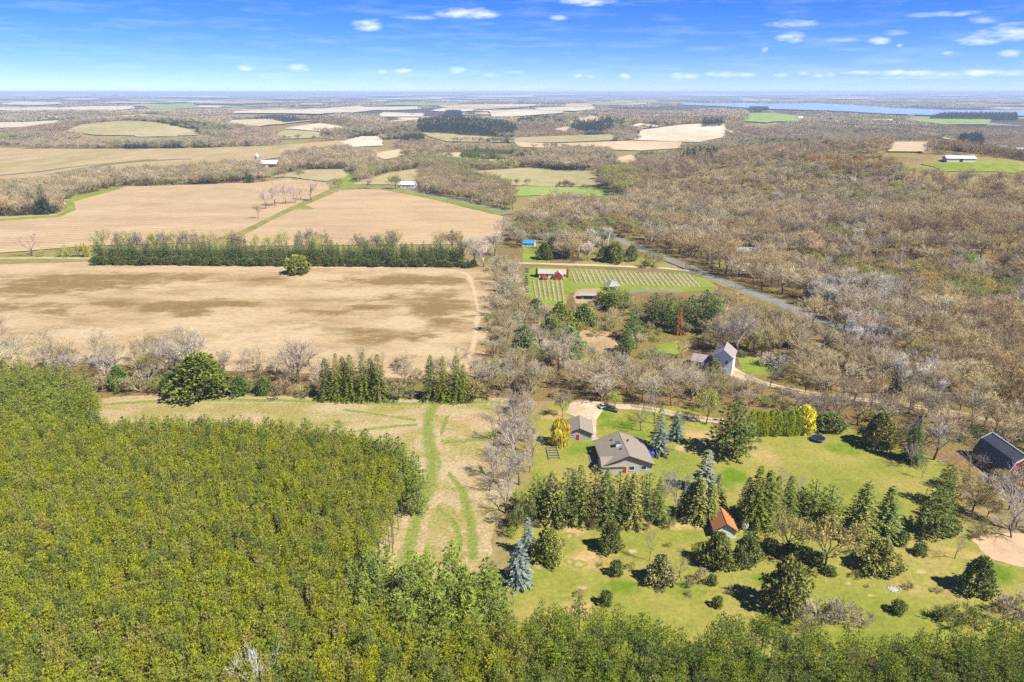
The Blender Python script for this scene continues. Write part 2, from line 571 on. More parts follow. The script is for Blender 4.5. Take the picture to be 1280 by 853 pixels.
def gen_pine(seed, H=14.0, base=.66, Rm=1.9, layers=7, per=10, tl=.46, tn=10, tw=.13, flat=False, gap=0.0, sp=.5, pw=.42):
    """pine: whorls of limbs that end in upturned needle tufts"""
    rng = np.random.default_rng(seed)
    T, K = MB(), MB()
    T.tube([(0, 0, -.3), (rng.normal() * .1, rng.normal() * .1, H * .5), (0, 0, H * .97)], [.17, .13, .03], 6)
    for i in range(layers):
        f = i / (layers - 1)
        z = H * (base + (1 - base) * f * .96)
        r = Rm * (1 - f) ** pw * (1.0 if f > .12 else .8) + .12
        n = max(3, int(per * (.45 + .55 * (1 - f))))
        a0 = rng.uniform(0, 6.28)
        for k in range(n):
            if rng.random() < gap:
                continue
            a = a0 + 2 * math.pi * k / n + rng.normal() * .22
            rr = r * rng.uniform(.7, 1.2)
            dv = Vector((math.cos(a), math.sin(a), 0))
            p0 = Vector((0, 0, z))
            p1 = p0 + dv * rr + Vector((0, 0, rr * (.12 if flat else .3) + rng.normal() * .1))
            K.tri(p0, p1 - p0, (p1 - p0).length, .09, rng, 1, .3)
            m = max(1, int(round(rr / sp)))
            for j in range(m):
                q = p0 + (p1 - p0) * (1 - j * sp / max(rr, sp) * .9)
                q = q + Vector(rng.normal(size=3)) * .16
                up = Vector((0, 0, .75)) + dv * .55
                tuft(K, q, up.normalized() * .8, tl, tw, tn if j == 0 else int(tn * .7), rng, .65)
    tuft(K, Vector((0, 0, H * .96)), Vector((0, 0, 1)), tl, tw, tn, rng, .4)
    r, h = K.extent()
    norm = (1 / (2 * r), 1 / (2 * r), 1 / h)
    return T.mesh('trunk', 'bark', norm, True), K.mesh('crown', ['needles', 'twigs'], norm)

def gen_spruce(seed, H=15.0, Rm=3.0, base=.04, layers=28, per=12, droop=.35, bl=.7, bw=.24, ragged=.12, pw=.85):
    rng = np.random.default_rng(seed)
    T, K = MB(), MB()
    T.tube([(0, 0, -.3), (0, 0, H * .5), (0, 0, H * .98)], [.2, .13, .02], 6)
    for i in range(layers):
        f = i / (layers - 1)
        z = H * (base + (1 - base) * f * .97)
        r = Rm * (1 - f) ** pw + .15
        n = max(4, int(per * (.4 + .6 * (1 - f))))
        a0 = rng.uniform(0, 6.28)
        for k in range(n):
            a = a0 + 2 * math.pi * k / n + rng.normal() * .15
            rr = r * (1 + rng.normal() * ragged)
            dv = Vector((math.cos(a), math.sin(a), 0)); sv = Vector((-math.sin(a), math.cos(a), 0))
            m = max(2, int(rr / .36))
            tn = rng.random()
            for j in range(m):
                s = (j + 1) / m
                q = Vector((0, 0, z + .12 * rr)) + dv * rr * s * .9 + Vector((0, 0, -droop * rr * s * s))
                for sd in (-1, 1, 0):
                    if sd == 0 and j != m - 1:
                        continue
                    d = dv * .8 + sv * sd * .75 + Vector((0, 0, -.22 + rng.normal() * .16))
                    K.blade(q, d, bl * (.65 + .45 * (1 - s) if sd else .9) * rng.uniform(.8, 1.2), bw, rng, 0, min(1, max(0, tn + rng.normal() * .15)), Vector((rng.normal() * .25, rng.normal() * .25, 1)))
    for k in range(5):
        K.blade(Vector((0, 0, H * .95)), Vector((rng.normal() * .2, rng.normal() * .2, 1)), .8, .16, rng)
    r, h = K.extent()
    norm = (1 / (2 * r), 1 / (2 * r), 1 / h)
    return T.mesh('trunk', 'bark', norm, True), K.mesh('crown', 'needles', norm)

def gen_dense(seed, n=950, blades=6, L=.075, w=.03, shape='cedar', core=.35, mat='needles', lump=.22, upness=.5):
    """cedars, hedge trees, shrubs: upturned sprays spread through a lumpy body"""
    rng = np.random.default_rng(seed)
    T, K = MB(), MB()
    T.tube([(0, 0, -.02), (0, 0, .5), (0, 0, .9)], [.03, .02, .006], 5)
    ph = rng.uniform(0, 6.28, 6)
    for i in range(n):
        a = rng.uniform(0, 6.28)
        if shape == 'cedar':
            z = rng.beta(1.15, 1.5) * .93 + .03
            R0 = .5 * (min(1, z / .18) ** .5) * (1 - z) ** .74
        elif shape == 'column':
            z = rng.uniform(.02, .95)
            R0 = .5 * (1 - max(0, z - .35) ** 2 * 1.9) * min(1, .75 + z)
        elif shape == 'ball':
            z = rng.uniform(.04, .96)
            R0 = .5 * math.sqrt(max(0, 1 - ((z - .42) / .56) ** 2))
        else:   # willow
            z = rng.uniform(.05, .97)
            R0 = .5 * (min(1, (1 - z) / .3) ** .55) * (.8 + .2 * z)
        R0 *= 1 + lump * math.sin(3 * a + ph[0] + 5 * z) + lump * .8 * math.sin(5 * a + ph[1] - 11 * z)
        q = math.sqrt(rng.uniform(core, 1))
        p = Vector((math.cos(a) * R0 * q, math.sin(a) * R0 * q, z))
        d = Vector((math.cos(a), math.sin(a), 0)) * (1 - upness) + Vector((0, 0, upness))
        if shape == 'willow':
            d = Vector((math.cos(a) * .12, math.sin(a) * .12, -1))
        tuft(K, p, d, L, w, blades, rng, .45 if shape != 'willow' else .12)
    r, h = K.extent()
    norm = (1 / (2 * r), 1 / (2 * r), 1 / h)
    return T.mesh('trunk', 'bark', norm, True), K.mesh('crown', mat, norm)

def gen_far(seed, conifer=False, n=170):
    """a tree too far to show its twigs: open dome of twig sprays over a trunk"""
    rng = np.random.default_rng(seed)
    K = MB()
    K.tube([(0, 0, -.05), (0, 0, .5)], [.03, .018], 3, 0, .2)
    for i in range(n):
        a = rng.uniform(0, 6.28)
        if conifer:
            z = rng.beta(1, 1.6)
            R0 = .5 * (1 - z) ** .8 * math.sqrt(rng.uniform(.2, 1))
        else:
            z = .25 + .75 * rng.beta(1.7, 1.2)
            R0 = .5 * math.sqrt(max(0, 1 - ((z - .55) / .47) ** 2)) * math.sqrt(rng.uniform(.05, 1))
        p = Vector((math.cos(a) * R0, math.sin(a) * R0, z - .05))
        K.blade(p, Vector((math.cos(a) * .6, math.sin(a) * .6, .8)) + Vector(rng.normal(size=3)) * .4, rng.uniform(.09, .17), rng.uniform(.05, .085), rng, 0, .5 + rng.normal() * .12, Vector((rng.normal() * .5, rng.normal() * .5, 1)))
    return K.mesh('far_tree', 'needles' if conifer else 'twigs')

SHAPES = {
    'bare': [gen_bare(11), gen_bare(12, spread=.9, trunk=.26), gen_bare(13, spread=.6, trunk=.36), gen_bare(14, spread=.85, counts=(7, 5, 4, 4)), gen_bare(15, spread=.7, trunk=.22, upright=.35)],
    'sparse': [gen_bare(21, counts=(5, 4, 3, 4), spread=.85, tw=.04), gen_bare(22, counts=(5, 4, 3, 4), spread=.95, trunk=.34, tw=.04), gen_bare(23, counts=(6, 4, 3, 3), spread=1.05, trunk=.3, tw=.04, lean=1.0)],
    'aspen': [gen_bare(31, trunk=.42, spread=.5, upright=.5, counts=(7, 4, 4, 3), barkmat='pale_bark', tw=.055, stout=1.9), gen_bare(32, trunk=.5, spread=.45, upright=.5, counts=(6, 4, 4, 3), barkmat='pale_bark', tw=.055, stout=1.9), gen_bare(33, trunk=.36, spread=.6, upright=.4, counts=(7, 4, 4, 3), barkmat='pale_bark', tw=.055, stout=1.9)],
    'bud': [gen_bare(41, leaf=2000, leafsize=.42, twigmat='bud_twigs'), gen_bare(42, leaf=2200, leafsize=.4, twigmat='bud_twigs', spread=.9, trunk=.24), gen_bare(43, leaf=1800, leafsize=.45, twigmat='bud_twigs', spread=.65, trunk=.3)],
    'bush': [gen_bare(51, H=4, trunk=.06, spread=1.25, counts=(9, 4, 4, 3), tw=.05, leaf=260, leafsize=.22), gen_bare(52, H=4, trunk=.06, spread=1.1, counts=(9, 4, 4, 3), tw=.05, leaf=420, leafsize=.22), gen_bare(53, H=4, trunk=.05, spread=1.3, counts=(10, 4, 4, 3), tw=.05, leaf=60, leafsize=.2)],
    'redpine': [gen_pine(61), gen_pine(62, Rm=2.2), gen_pine(63, Rm=1.8, layers=8), gen_pine(64, Rm=2.1, layers=7), gen_pine(65, base=.6)],
    'gardenpine': [gen_pine(66, base=.14, layers=14, Rm=2.3, pw=.7), gen_pine(67, base=.18, layers=13, Rm=2.4, pw=.65)],
    'whitepine': [gen_pine(71, H=18, base=.16, Rm=3.8, layers=15, per=11, tl=.75, tn=12, tw=.2, flat=True, pw=.6, sp=.75, gap=.05), gen_pine(72, H=18, base=.2, Rm=3.5, layers=14, per=11, tl=.75, tn=12, tw=.2, flat=True, pw=.6, sp=.75, gap=.06), gen_pine(73, H=17, base=.12, Rm=4.1, layers=15, per=11, tl=.78, tn=12, tw=.2, flat=True, pw=.6, sp=.75, gap=.04)],
    'spruce': [gen_spruce(81), gen_spruce(82, Rm=3.3, ragged=.18), gen_spruce(83, Rm=2.7, layers=30, ragged=.15)],
    'bluespruce': [gen_spruce(84, layers=14, per=12, Rm=3.1, droop=.1, bl=.8, bw=.34, pw=.75), gen_spruce(85, layers=15, per=12, Rm=2.9, droop=.08, bl=.8, bw=.34, pw=.7)],
    'cedar': [gen_dense(91), gen_dense(92, lump=.32), gen_dense(93, n=850, lump=.22)],
    'column': [gen_dense(94, shape='column', lump=.08, upness=.75), gen_dense(95, shape='column', lump=.1, upness=.75)],
    'ball': [gen_dense(96, shape='ball', n=520, L=.12, w=.05), gen_dense(97, shape='ball', n=480, lump=.25, L=.12, w=.05)],
    'blossom': [gen_dense(99, shape='ball', n=420, L=.13, w=.06, mat='leaves', lump=.2)],
    'snag': [gen_bare(24, counts=(11, 5, 4, 3), spread=.95, trunk=.3, tw=.1, twiglets=2, barkmat='pale_bark')],
    'willow': [gen_dense(98, shape='willow', n=520, L=.2, w=.03, blades=5, mat='leaves', lump=.12)],
}
BARK_KINDS = {'blossom', 'snag', 'bare', 'sparse', 'aspen', 'bud', 'bush'}
# ------------------------------------------------------------------ ground
def ground_colors():
    m, t, b = new_mat('countryside')
    near = ramp(t, noise_node(t, .02, 6, .62), [(.32, srgb('7d7348')), (.45, srgb('a08c62')), (.55, srgb('8f8a4c')), (.68, srgb('b7a37c'))])
    # far patchwork of fields and woods
    tc = nd(t, 'ShaderNodeTexCoord')
    mp = nd(t, 'ShaderNodeMapping')
    mp.inputs['Scale'].default_value = (1 / 620, 1 / 1500, 1)
    t.links.new(tc.outputs['Object'], mp.inputs[0])
    wz = nd(t, 'ShaderNodeTexNoise'); wz.inputs['Scale'].default_value = .8; wz.inputs['Detail'].default_value = 4
    t.links.new(mp.outputs[0], wz.inputs['Vector'])
    wm = mixc(t, .55, mp.outputs[0], wz.outputs['Color'], 'ADD')
    vo = nd(t, 'ShaderNodeTexVoronoi', distance='CHEBYCHEV')
    vo.inputs['Scale'].default_value = 1.0
    t.links.new(wm, vo.inputs['Vector'])
    sp = nd(t, 'ShaderNodeSeparateColor')
    t.links.new(vo.outputs['Color'], sp.inputs[0])
    far = ramp(t, sp.outputs[0], [(0, srgb('5d5446')), (.36, srgb('6b5d4c')), (.48, srgb('9d9474')), (.58, srgb('cdbb98')), (.72, srgb('97a16a')), (.8, srgb('e3d6bc')), (.92, srgb('56603f'))], 'CONSTANT')
    wood = ramp(t, noise_node(t, .004, 5, .7, (1, .6, 1)), [(.5, (0, 0, 0)), (.56, (1, 1, 1))])
    far = mixc(t, wood, far, srgb('5a5042'))
    vl = nd(t, 'ShaderNodeVectorMath', operation='LENGTH')
    t.links.new(tc.outputs['Object'], vl.inputs[0])
    mr = nd(t, 'ShaderNodeMapRange')
    mr.inputs['From Min'].default_value = 1900
    mr.inputs['From Max'].default_value = 2600
    t.links.new(vl.outputs['Value'], mr.inputs['Value'])
    col = mixc(t, mr.outputs[0], near, far)
    fn = noise_node(t, .6, 4, .7)
    col = mixc(t, 1.0, col, ramp(t, fn, [(.25, (.7,) * 3), (.75, (1.3,) * 3)]), 'MULTIPLY')
    t.links.new(col, b.inputs['Base Color'])
    b.inputs['Roughness'].default_value = .95
    b.inputs['Specular IOR Level'].default_value = .05
ground_colors()

ground_mat('tilled', [(.3, srgb('b39878')), (.5, srgb('c2a781')), (.7, srgb('cdb48e'))], .012, (1, 2.5, 1), .12, fine=.25, finec=.12, rows=(.045, .22, .075, 2.0))
ground_mat('tilled_b', [(.3, srgb('b59a78')), (.5, srgb('c3a881')), (.7, srgb('ccb28c'))], .012, (1, 2.5, 1), -.2, fine=.25, finec=.12, rows=(.045, -.35, .075, 2.0))
ground_mat('dry_grass', [(.34, srgb('a28a5e')), (.42, srgb('b29872')), (.5, srgb('c0a77f')), (.6, srgb('cab28c'))], .02, (1, 2.2, 1), .05, fine=.35, finec=.22, dryc=srgb('90784b'), dry2=srgb('cab38e'), detail=10, crisp=(.15, .55), wscale=.06)
ground_mat('meadow', [(.3, srgb('b09a64')), (.42, srgb('aaa05c')), (.5, srgb('c2ac80')), (.7, srgb('cdb992'))], .05, (1, 1.6, 1), 0, fine=.9, finec=.35, dryc=srgb('949c4a'), dry2=srgb('c29e76'), bumpd=.5, detail=8, crisp=(0, .9), wscale=.2)
ground_mat('lawn', [(.3, srgb('808a33')), (.45, srgb('919440')), (.56, srgb('a0994c')), (.7, srgb('ae9c62'))], .035, fine=.9, finec=.26, dryc=srgb('c4a56f'), dry2=srgb('6f8824'), bumpd=.15, detail=8)
ground_mat('bright_grass', [(.35, srgb('7a8d2c')), (.6, srgb('949d46'))], .05, fine=.5, finec=.15, bumpd=.15)
ground_mat('trail_grass', [(.3, srgb('b09a64')), (.42, srgb('aaa05c')), (.5, srgb('c2ac80')), (.7, srgb('cdb992'))], .05, (1, 1.6, 1), 0, fine=.9, finec=.35, dryc=srgb('8a9745'), bumpd=.5, detail=8, crisp=(-.1, 1.1), wscale=.5)
ground_mat('verge', [(.35, srgb('7d8340')), (.6, srgb('a0955a'))], .05, fine=.4, finec=.2, bumpd=.2)
ground_mat('leaf_litter', [(.3, srgb('77623f')), (.5, srgb('927a50')), (.62, srgb('86803f')), (.75, srgb('a8926a'))], .045, fine=.9, finec=.35, bumpd=.5, detail=8)
ground_mat('pine_duff', [(.35, srgb('5c4a30')), (.6, srgb('74603c'))], .1, fine=.9, finec=.3, bumpd=.4)
ground_mat('gravel', [(.3, srgb('b8a080')), (.6, srgb('d8c5a6'))], .12, fine=1.0, finec=.22, bumpd=.05)
ground_mat('sand', [(.3, srgb('bb9a74')), (.6, srgb('d2b593'))], .12, fine=.8, finec=.08, bumpd=.1)
ground_mat('bare_earth', [(.3, srgb('ab8e66')), (.6, srgb('c2a67e'))], .08, fine=.7, finec=.2, bumpd=.2)
ground_mat('sand_track', [(.34, srgb('a28a5e')), (.42, srgb('b29872')), (.5, srgb('c0a77f')), (.6, srgb('cab28c'))], .02, (1, 2.2, 1), .05, fine=.35, finec=.22, dryc=srgb('cfb794'), detail=10, crisp=(-.1, 1.1), wscale=.4)
ground_mat('worn_lawn', [(.3, srgb('808a33')), (.45, srgb('919440')), (.56, srgb('a0994c')), (.7, srgb('ae9c62'))], .035, fine=.9, finec=.26, dryc=srgb('c4a87e'), bumpd=.15, detail=8, crisp=(.25, .7))
ground_mat('asphalt', [(.3, srgb('7d7a78')), (.6, srgb('92908d'))], .06, fine=.8, finec=.08, bumpd=0)
ground_mat('field_tan', [(.3, srgb('c0a57f')), (.6, srgb('d6c09c'))], .006, (1, .4, 1), fine=.05, finec=.1, bumpd=0)
ground_mat('field_pale', [(.3, srgb('cbbb9a')), (.6, srgb('ded2b8'))], .006, (1, .4, 1), fine=.05, finec=.1, bumpd=0)
ground_mat('field_olive', [(.3, srgb('a39c68')), (.6, srgb('b8ab7e'))], .008, (1, .5, 1), fine=.05, finec=.12, bumpd=0)
ground_mat('field_green', [(.3, srgb('86a04a')), (.6, srgb('9fae5e'))], .008, (1, .5, 1), fine=.05, finec=.12, bumpd=0)
ground_mat('field_marsh', [(.3, srgb('b0966a')), (.45, srgb('bfa67c')), (.6, srgb('a89a66')), (.7, srgb('cdb791'))], .006, (1, .35, 1), fine=.04, finec=.14, bumpd=0)
ground_mat('wet_meadow', [(.3, srgb('6d7450')), (.6, srgb('8a8662'))], .01, (1, .3, 1), fine=.05, finec=.12, bumpd=0)

def ground_mesh():
    half = R(52)
    th = np.concatenate([np.linspace(-half, half, 260), np.linspace(half, 2 * math.pi - half, 60)[1:-1]])
    rs = [0.0, 12, 30]
    while rs[-1] < 42000:
        rs.append(rs[-1] * (1.02 if rs[-1] < 4500 else 1.03) + .5)
    rs = np.array(rs)
    A, B = np.meshgrid(th, rs[1:])
    X = np.sin(A) * B; Y = np.cos(A) * B
    V = np.stack([X, Y, terr(X, Y)], -1).reshape(-1, 3)
    n = len(th); m = len(rs) - 1
    V = np.vstack([V, [[0, 0, 0]]])
    i = np.arange(m - 1)[:, None]; k = np.arange(n)[None]
    q = np.stack([i * n + k, (i + 1) * n + k, (i + 1) * n + (k + 1) % n, i * n + (k + 1) % n], -1).reshape(-1, 4)
    c = len(V) - 1
    faces = q[:, ::-1].tolist() + [(c, (j + 1) % n, j) for j in range(n)]
    me = bpy.data.meshes.new('ground')
    me.from_pydata(V.tolist(), [], faces)
    me.materials.append(MATS['countryside'])
    me.polygons.foreach_set('use_smooth', [True] * len(faces))
    o = obj('ground', me)
    struct(o)
    me.calc_loop_triangles()
    if me.polygons[0].normal.z < 0:
        me.flip_normals()
ground_mesh()

rngG = np.random.default_rng(5)
def fbm1(n, seed, amp):
    r = np.random.default_rng(seed)
    t = np.arange(n)
    v = np.zeros(n)
    for k, a in ((.12, 1), (.37, .6), (.9, .4)):
        v += a * np.sin(t * k * 2 + r.uniform(0, 6.28)) * r.uniform(.6, 1)
    return v * amp

def densify(pts, step, closed=True):
    out = []
    n = len(pts)
    for i in range(n if closed else n - 1):
        a = np.array(pts[i], float); b = np.array(pts[(i + 1) % n], float)
        k = max(1, int(math.ceil(np.hypot(*(b - a)) / step)))
        for j in range(k):
            out.append(a + (b - a) * j / k)
    if not closed:
        out.append(np.array(pts[-1], float))
    return np.array(out)

def inside(poly, x, y):
    poly = np.asarray(poly)
    x = np.asarray(x); y = np.asarray(y)
    r = np.zeros(x.shape, bool)
    xj, yj = poly[-1]
    for xi, yi in poly:
        c = ((yi > y) != (yj > y)) & (x < (xj - xi) * (y - yi) / (yj - yi + 1e-12) + xi)
        r ^= c
        xj, yj = xi, yi
    return r

def line_dist(line, x, y):
    d = np.full(np.shape(x), 1e9)
    for (ax, ay), (bx, by) in zip(line[:-1], line[1:]):
        vx, vy = bx - ax, by - ay
        t = np.clip(((x - ax) * vx + (y - ay) * vy) / (vx * vx + vy * vy + 1e-9), 0, 1)
        d = np.minimum(d, np.hypot(x - ax - t * vx, y - ay - t * vy))
    return d

FIELDS, LINES, SPOTS = [], [], []      # where no tree may stand: areas, (line, clearance), (x, y, radius)
LAYER = {'n': 0}
def wpoly(px, z=0.0):
    return np.array([P(a, b, z) for a, b in px])

def drape(name, W, mat, dz, grid, attrs=None):
    """a sheet over the terrain bounded by world outline W"""
    pts = [Vector((float(a), float(b))) for a, b in W]
    n = len(pts)
    lo, hi = W.min(0), W.max(0)
    gx, gy = np.meshgrid(np.arange(lo[0], hi[0], grid), np.arange(lo[1], hi[1], grid))
    gx = gx + rngG.uniform(-.2, .2, gx.shape) * grid
    gy = gy + rngG.uniform(-.2, .2, gy.shape) * grid
    ok = inside(W, gx, gy)
    gi = np.stack([gx[ok], gy[ok]], -1)
    allp = pts + [Vector((float(a), float(b))) for a, b in gi]
    vs, es, fs, *_ = mgeo.delaunay_2d_cdt(allp, [], [list(range(n))], 1, 1e-4)
    V = np.array([(v.x, v.y) for v in vs])
    z = terr(V[:, 0], V[:, 1]) + dz
    me = bpy.data.meshes.new(name)
    me.from_pydata([(float(a), float(b), float(c)) for (a, b), c in zip(V, z)], [], [list(f) for f in fs])
    me.materials.append(MATS[mat])
    if len(me.polygons) and sum(p.normal.z for p in me.polygons) < 0:
        me.flip_normals()
    for an, blobs in (attrs or {}).items():
        val = np.zeros(len(V))
        for (bx, by, rx, ry, s) in blobs:
            q = ((V[:, 0] - bx) / rx) ** 2 + ((V[:, 1] - by) / ry) ** 2
            val = np.maximum(val, s * np.exp(-q * 1.1))
        at = me.attributes.new(an, 'FLOAT', 'POINT')
        at.data.foreach_set('value', val.astype(np.float32))
    o = obj(name, me)
    struct(o)
    return o

def blobs(lst):
    out = []
    for (px, py, hw, hh, s) in lst:
        x, y = P(px, py)
        y0 = P(px, py + hh)[1]; y1 = P(px, py - hh)[1]
        out.append((x, y, pxw(hw, x, y), abs(y1 - y0) / 2, s))
    return out

def area(name, px, mat, dz=.02, grid=None, jit=1.0, excl=True, attrs=None, z=0.0):
    W = wpoly(px, z)
    d = float(np.mean(np.hypot(W[:, 0], W[:, 1])))
    step = max(2.0, d * .012)
    D = densify(W, step)
    if jit:
        # ragged edge: shift along the outline's normal
        nx = np.roll(D, -1, 0) - np.roll(D, 1, 0)
        nl = np.hypot(nx[:, 0], nx[:, 1]) + 1e-6
        j = fbm1(len(D), int(abs(W[0, 0] * 7 + W[0, 1])) % 9999, min(jit, step * .35))
        D = D + np.stack([nx[:, 1] / nl, -nx[:, 0] / nl], -1) * j[:, None]
    g = grid or max(3.0, d * .015)
    if excl:
        FIELDS.append(W)
    return drape(name, D, mat, dz if d < 620 else max(dz, .35 + (d - 600) * .0012), g, {k: blobs(v) for k, v in (attrs or {}).items()})

def smooth_line(px, step=4.0):
    W = wpoly(px)
    out = []
    n = len(W)
    for i in range(n - 1):
        p0, p1, p2, p3 = W[max(i - 1, 0)], W[i], W[i + 1], W[min(i + 2, n - 1)]
        k = max(2, int(np.hypot(*(p2 - p1)) / step))
        for j in range(k):
            t = j / k
            out.append(.5 * ((2 * p1) + (-p0 + p2) * t + (2 * p0 - 5 * p1 + 4 * p2 - p3) * t * t + (-p0 + 3 * p1 - 3 * p2 + p3) * t ** 3))
    out.append(W[-1])
    return np.array(out)

def strip(name, px, width, mat, dz=.04, clear=None, jit=.15, step=4.0, off=0.0, reg=True, soft=False):
    L = smooth_line(px, step)
    T = np.gradient(L, axis=0)
    T /= np.hypot(T[:, 0], T[:, 1])[:, None] + 1e-9
    N = np.stack([-T[:, 1], T[:, 0]], -1)
    seed = int(abs(L[0, 0] * 13 + L[0, 1])) % 9999
    wl = width / 2 + fbm1(len(L), seed, jit)
    wr = width / 2 + fbm1(len(L), seed + 1, jit)
    a = L + N * (off + wl)[:, None]; b = L + N * (off - wr)[:, None]
    d = float(np.mean(np.hypot(L[:, 0], L[:, 1])))
    zz = dz if d < 620 else max(dz, .5 + (d - 600) * .0014)
    V = []
    for p in np.vstack([a, b]):
        V.append((float(p[0]), float(p[1]), float(terr(p[0], p[1])) + zz))
    n = len(L)
    me = bpy.data.meshes.new(name)
    if soft:
        cols = (2.2, .8, 0, -.8, -2.2)
        V = []
        for c in cols:
            q = L + N * (off + (wl if c > 0 else wr) * c)[:, None]
            V += [(float(p[0]), float(p[1]), float(terr(p[0], p[1])) + zz) for p in q]
        me.from_pydata(V, [], [(k * n + i, (k + 1) * n + i, (k + 1) * n + i + 1, k * n + i + 1) for k in range(4) for i in range(n - 1)])
        at = me.attributes.new('dry', 'FLOAT', 'POINT')
        at.data.foreach_set('value', np.repeat(np.array([-.9, .7, 1.0, .7, -.9], dtype=np.float32), n))
    else:
        me.from_pydata(V, [], [(i, n + i, n + i + 1, i + 1) for i in range(n - 1)])
    me.materials.append(MATS[mat])
    if sum(p.normal.z for p in me.polygons) < 0:
        me.flip_normals()
    o = obj(name, me)
    struct(o)
    if reg:
        LINES.append((L, clear if clear is not None else width / 2 + 1.5))
    return o, L

# --- near ground, from the far side to the camera
area('tilled_field', [(-80, 276), (72, 268), (84, 262), (78, 251), (160, 234), (260, 231), (330, 228), (362, 223), (408, 229), (412, 237), (350, 266), (300, 290), (255, 304), (118, 308), (0, 317), (-90, 319)], 'tilled', .03, jit=.6)
area('tilled_field', [(428, 237), (470, 236.5), (500, 240), (570, 254), (629, 271), (624, 300), (600, 306), (300, 308), (306, 290), (362, 263)], 'tilled_b', .03, jit=.6)
area('grass_strip', [(425, 233), (432, 236), (365, 264), (308, 293), (292, 300), (282, 298), (345, 266), (412, 237)], 'verge', .05, jit=.6)
area('grass_strip', [(330, 262), (348, 257), (385, 258), (392, 262), (362, 263), (338, 267)], 'verge', .055, jit=.6)
area('grass_strip', [(-80, 279), (70, 270), (86, 262), (80, 251), (150, 233), (152, 236), (92, 253), (96, 263), (74, 272), (-80, 283)], 'bright_grass', .05, jit=.6)
area('dry_meadow', [(-100, 332), (0, 331), (120, 329), (300, 334), (480, 335), (612, 337), (620, 360), (612, 400), (606, 445), (600, 482), (420, 484), (0, 470), (-120, 470)], 'dry_grass', .03, grid=5,
     attrs={'dry': [(60, 358, 120, 16, .6), (140, 348, 150, 9, .6), (545, 385, 55, 26, .6), (510, 351, 110, 8, .65), (470, 424, 90, 9, .5), (30, 385, 80, 8, .5), (130, 355, 90, 9, .55), (215, 384, 60, 8, .8), (150, 380, 50, 6, .6), (280, 379, 70, 5, .75), (240, 392, 30, 6, .7), (500, 352, 90, 8, .6), (480, 372, 40, 6, .6), (420, 390, 60, 5, .55), (560, 402, 50, 10, .6), (455, 415, 90, 7, .6), (530, 420, 50, 6, .55), (40, 360, 60, 10, .5), (460, 385, 40, 4, .7), (60, 392, 90, 5, .4), (330, 350, 40, 5, .5)],
            'alt': [(340, 420, 90, 18, .6), (505, 404, 30, 9, .9), (440, 368, 50, 7, .6), (100, 415, 80, 9, .5), (540, 440, 60, 9, .6), (250, 405, 60, 5, .6), (330, 362, 40, 7, .5)]})
area('grass_strip', [(-100, 318), (0, 318), (118, 316), (118, 327), (0, 329), (-100, 330)], 'verge', .045, jit=.4)
strip('gravel_lane', [(-90, 325), (0, 323.2), (60, 322.6), (118, 323.5), (150, 325)], 4.2, 'gravel', .07)
strip('dirt_track', [(-90, 334), (0, 331.5), (120, 328.5), (220, 333.5), (400, 334.5), (540, 336), (582, 343), (592, 362), (597, 390), (594, 420), (588, 450)], 1.5, 'sand_track', .06, jit=.4, soft=True)
area('leaf_floor', [(632, 268), (690, 250), (800, 262), (900, 250), (1360, 255), (1420, 620), (1280, 600), (1200, 590), (1060, 545), (900, 540), (700, 505), (640, 500), (600, 520), (606, 440), (620, 330)], 'leaf_litter', .015, jit=2, excl=False)
area('leaf_floor', [(-120, 448), (60, 452), (430, 470), (606, 476), (612, 500), (420, 500), (118, 498), (118, 530), (-120, 540)], 'leaf_litter', .04, jit=1.5, excl=False)
area('pine_floor', [(-160, 575), (0, 575), (250, 575), (470, 600), (500, 660), (460, 720), (540, 760), (640, 805), (820, 820), (1000, 815), (1200, 825), (1420, 815), (1500, 1150), (-400, 1150)], 'pine_duff', .03, jit=1.0, excl=False)
area('meadow_strip', [(116, 545), (118, 498), (250, 491), (400, 497), (610, 499), (650, 500), (652, 530), (625, 600), (618, 690), (590, 730), (470, 730), (430, 640), (300, 570)], 'meadow', .05, grid=2.5,
     attrs={'dry': [(330, 500, 190, 6, .75), (520, 640, 30, 60, .7), (520, 690, 30, 25, .8), (590, 505, 50, 6, .6), (420, 520, 50, 5, .5)], 'alt': [(160, 502, 50, 7, .9), (230, 497, 90, 3, .6), (590, 525, 35, 9, .5)]})
for px, w in (([(541, 506), (535, 530), (538, 555), (542, 578), (536, 605), (524, 640), (512, 680), (505, 715)], 3.6), ([(541, 578), (560, 592), (577, 612), (586, 640), (590, 672), (592, 700)], 2.0),
              ([(540, 548), (560, 553), (590, 551), (612, 544), (622, 535)], 1.8), ([(430, 512), (480, 520), (535, 528)], 1.6), ([(130, 506), (260, 500), (420, 503), (540, 505), (625, 503)], 2.6), ([(440, 540), (500, 533), (538, 530)], 1.4), ([(545, 560), (552, 540), (560, 520)], 1.2), ([(538, 618), (552, 640), (570, 655), (578, 690)], 1.2)):
    strip('mown_trail', px, w, 'trail_grass', .07 + .004 * w, jit=.4, step=2.0, soft=True)
lawn_px = [(640, 815), (636, 660), (662, 600), (668, 540), (690, 500), (760, 503), (870, 512), (905, 545), (1000, 542), (1060, 535), (1100, 552), (1160, 570), (1200, 590), (1205, 640), (1215, 668), (1245, 705), (1300, 700), (1380, 800), (1200, 830), (1000, 822), (820, 825)]
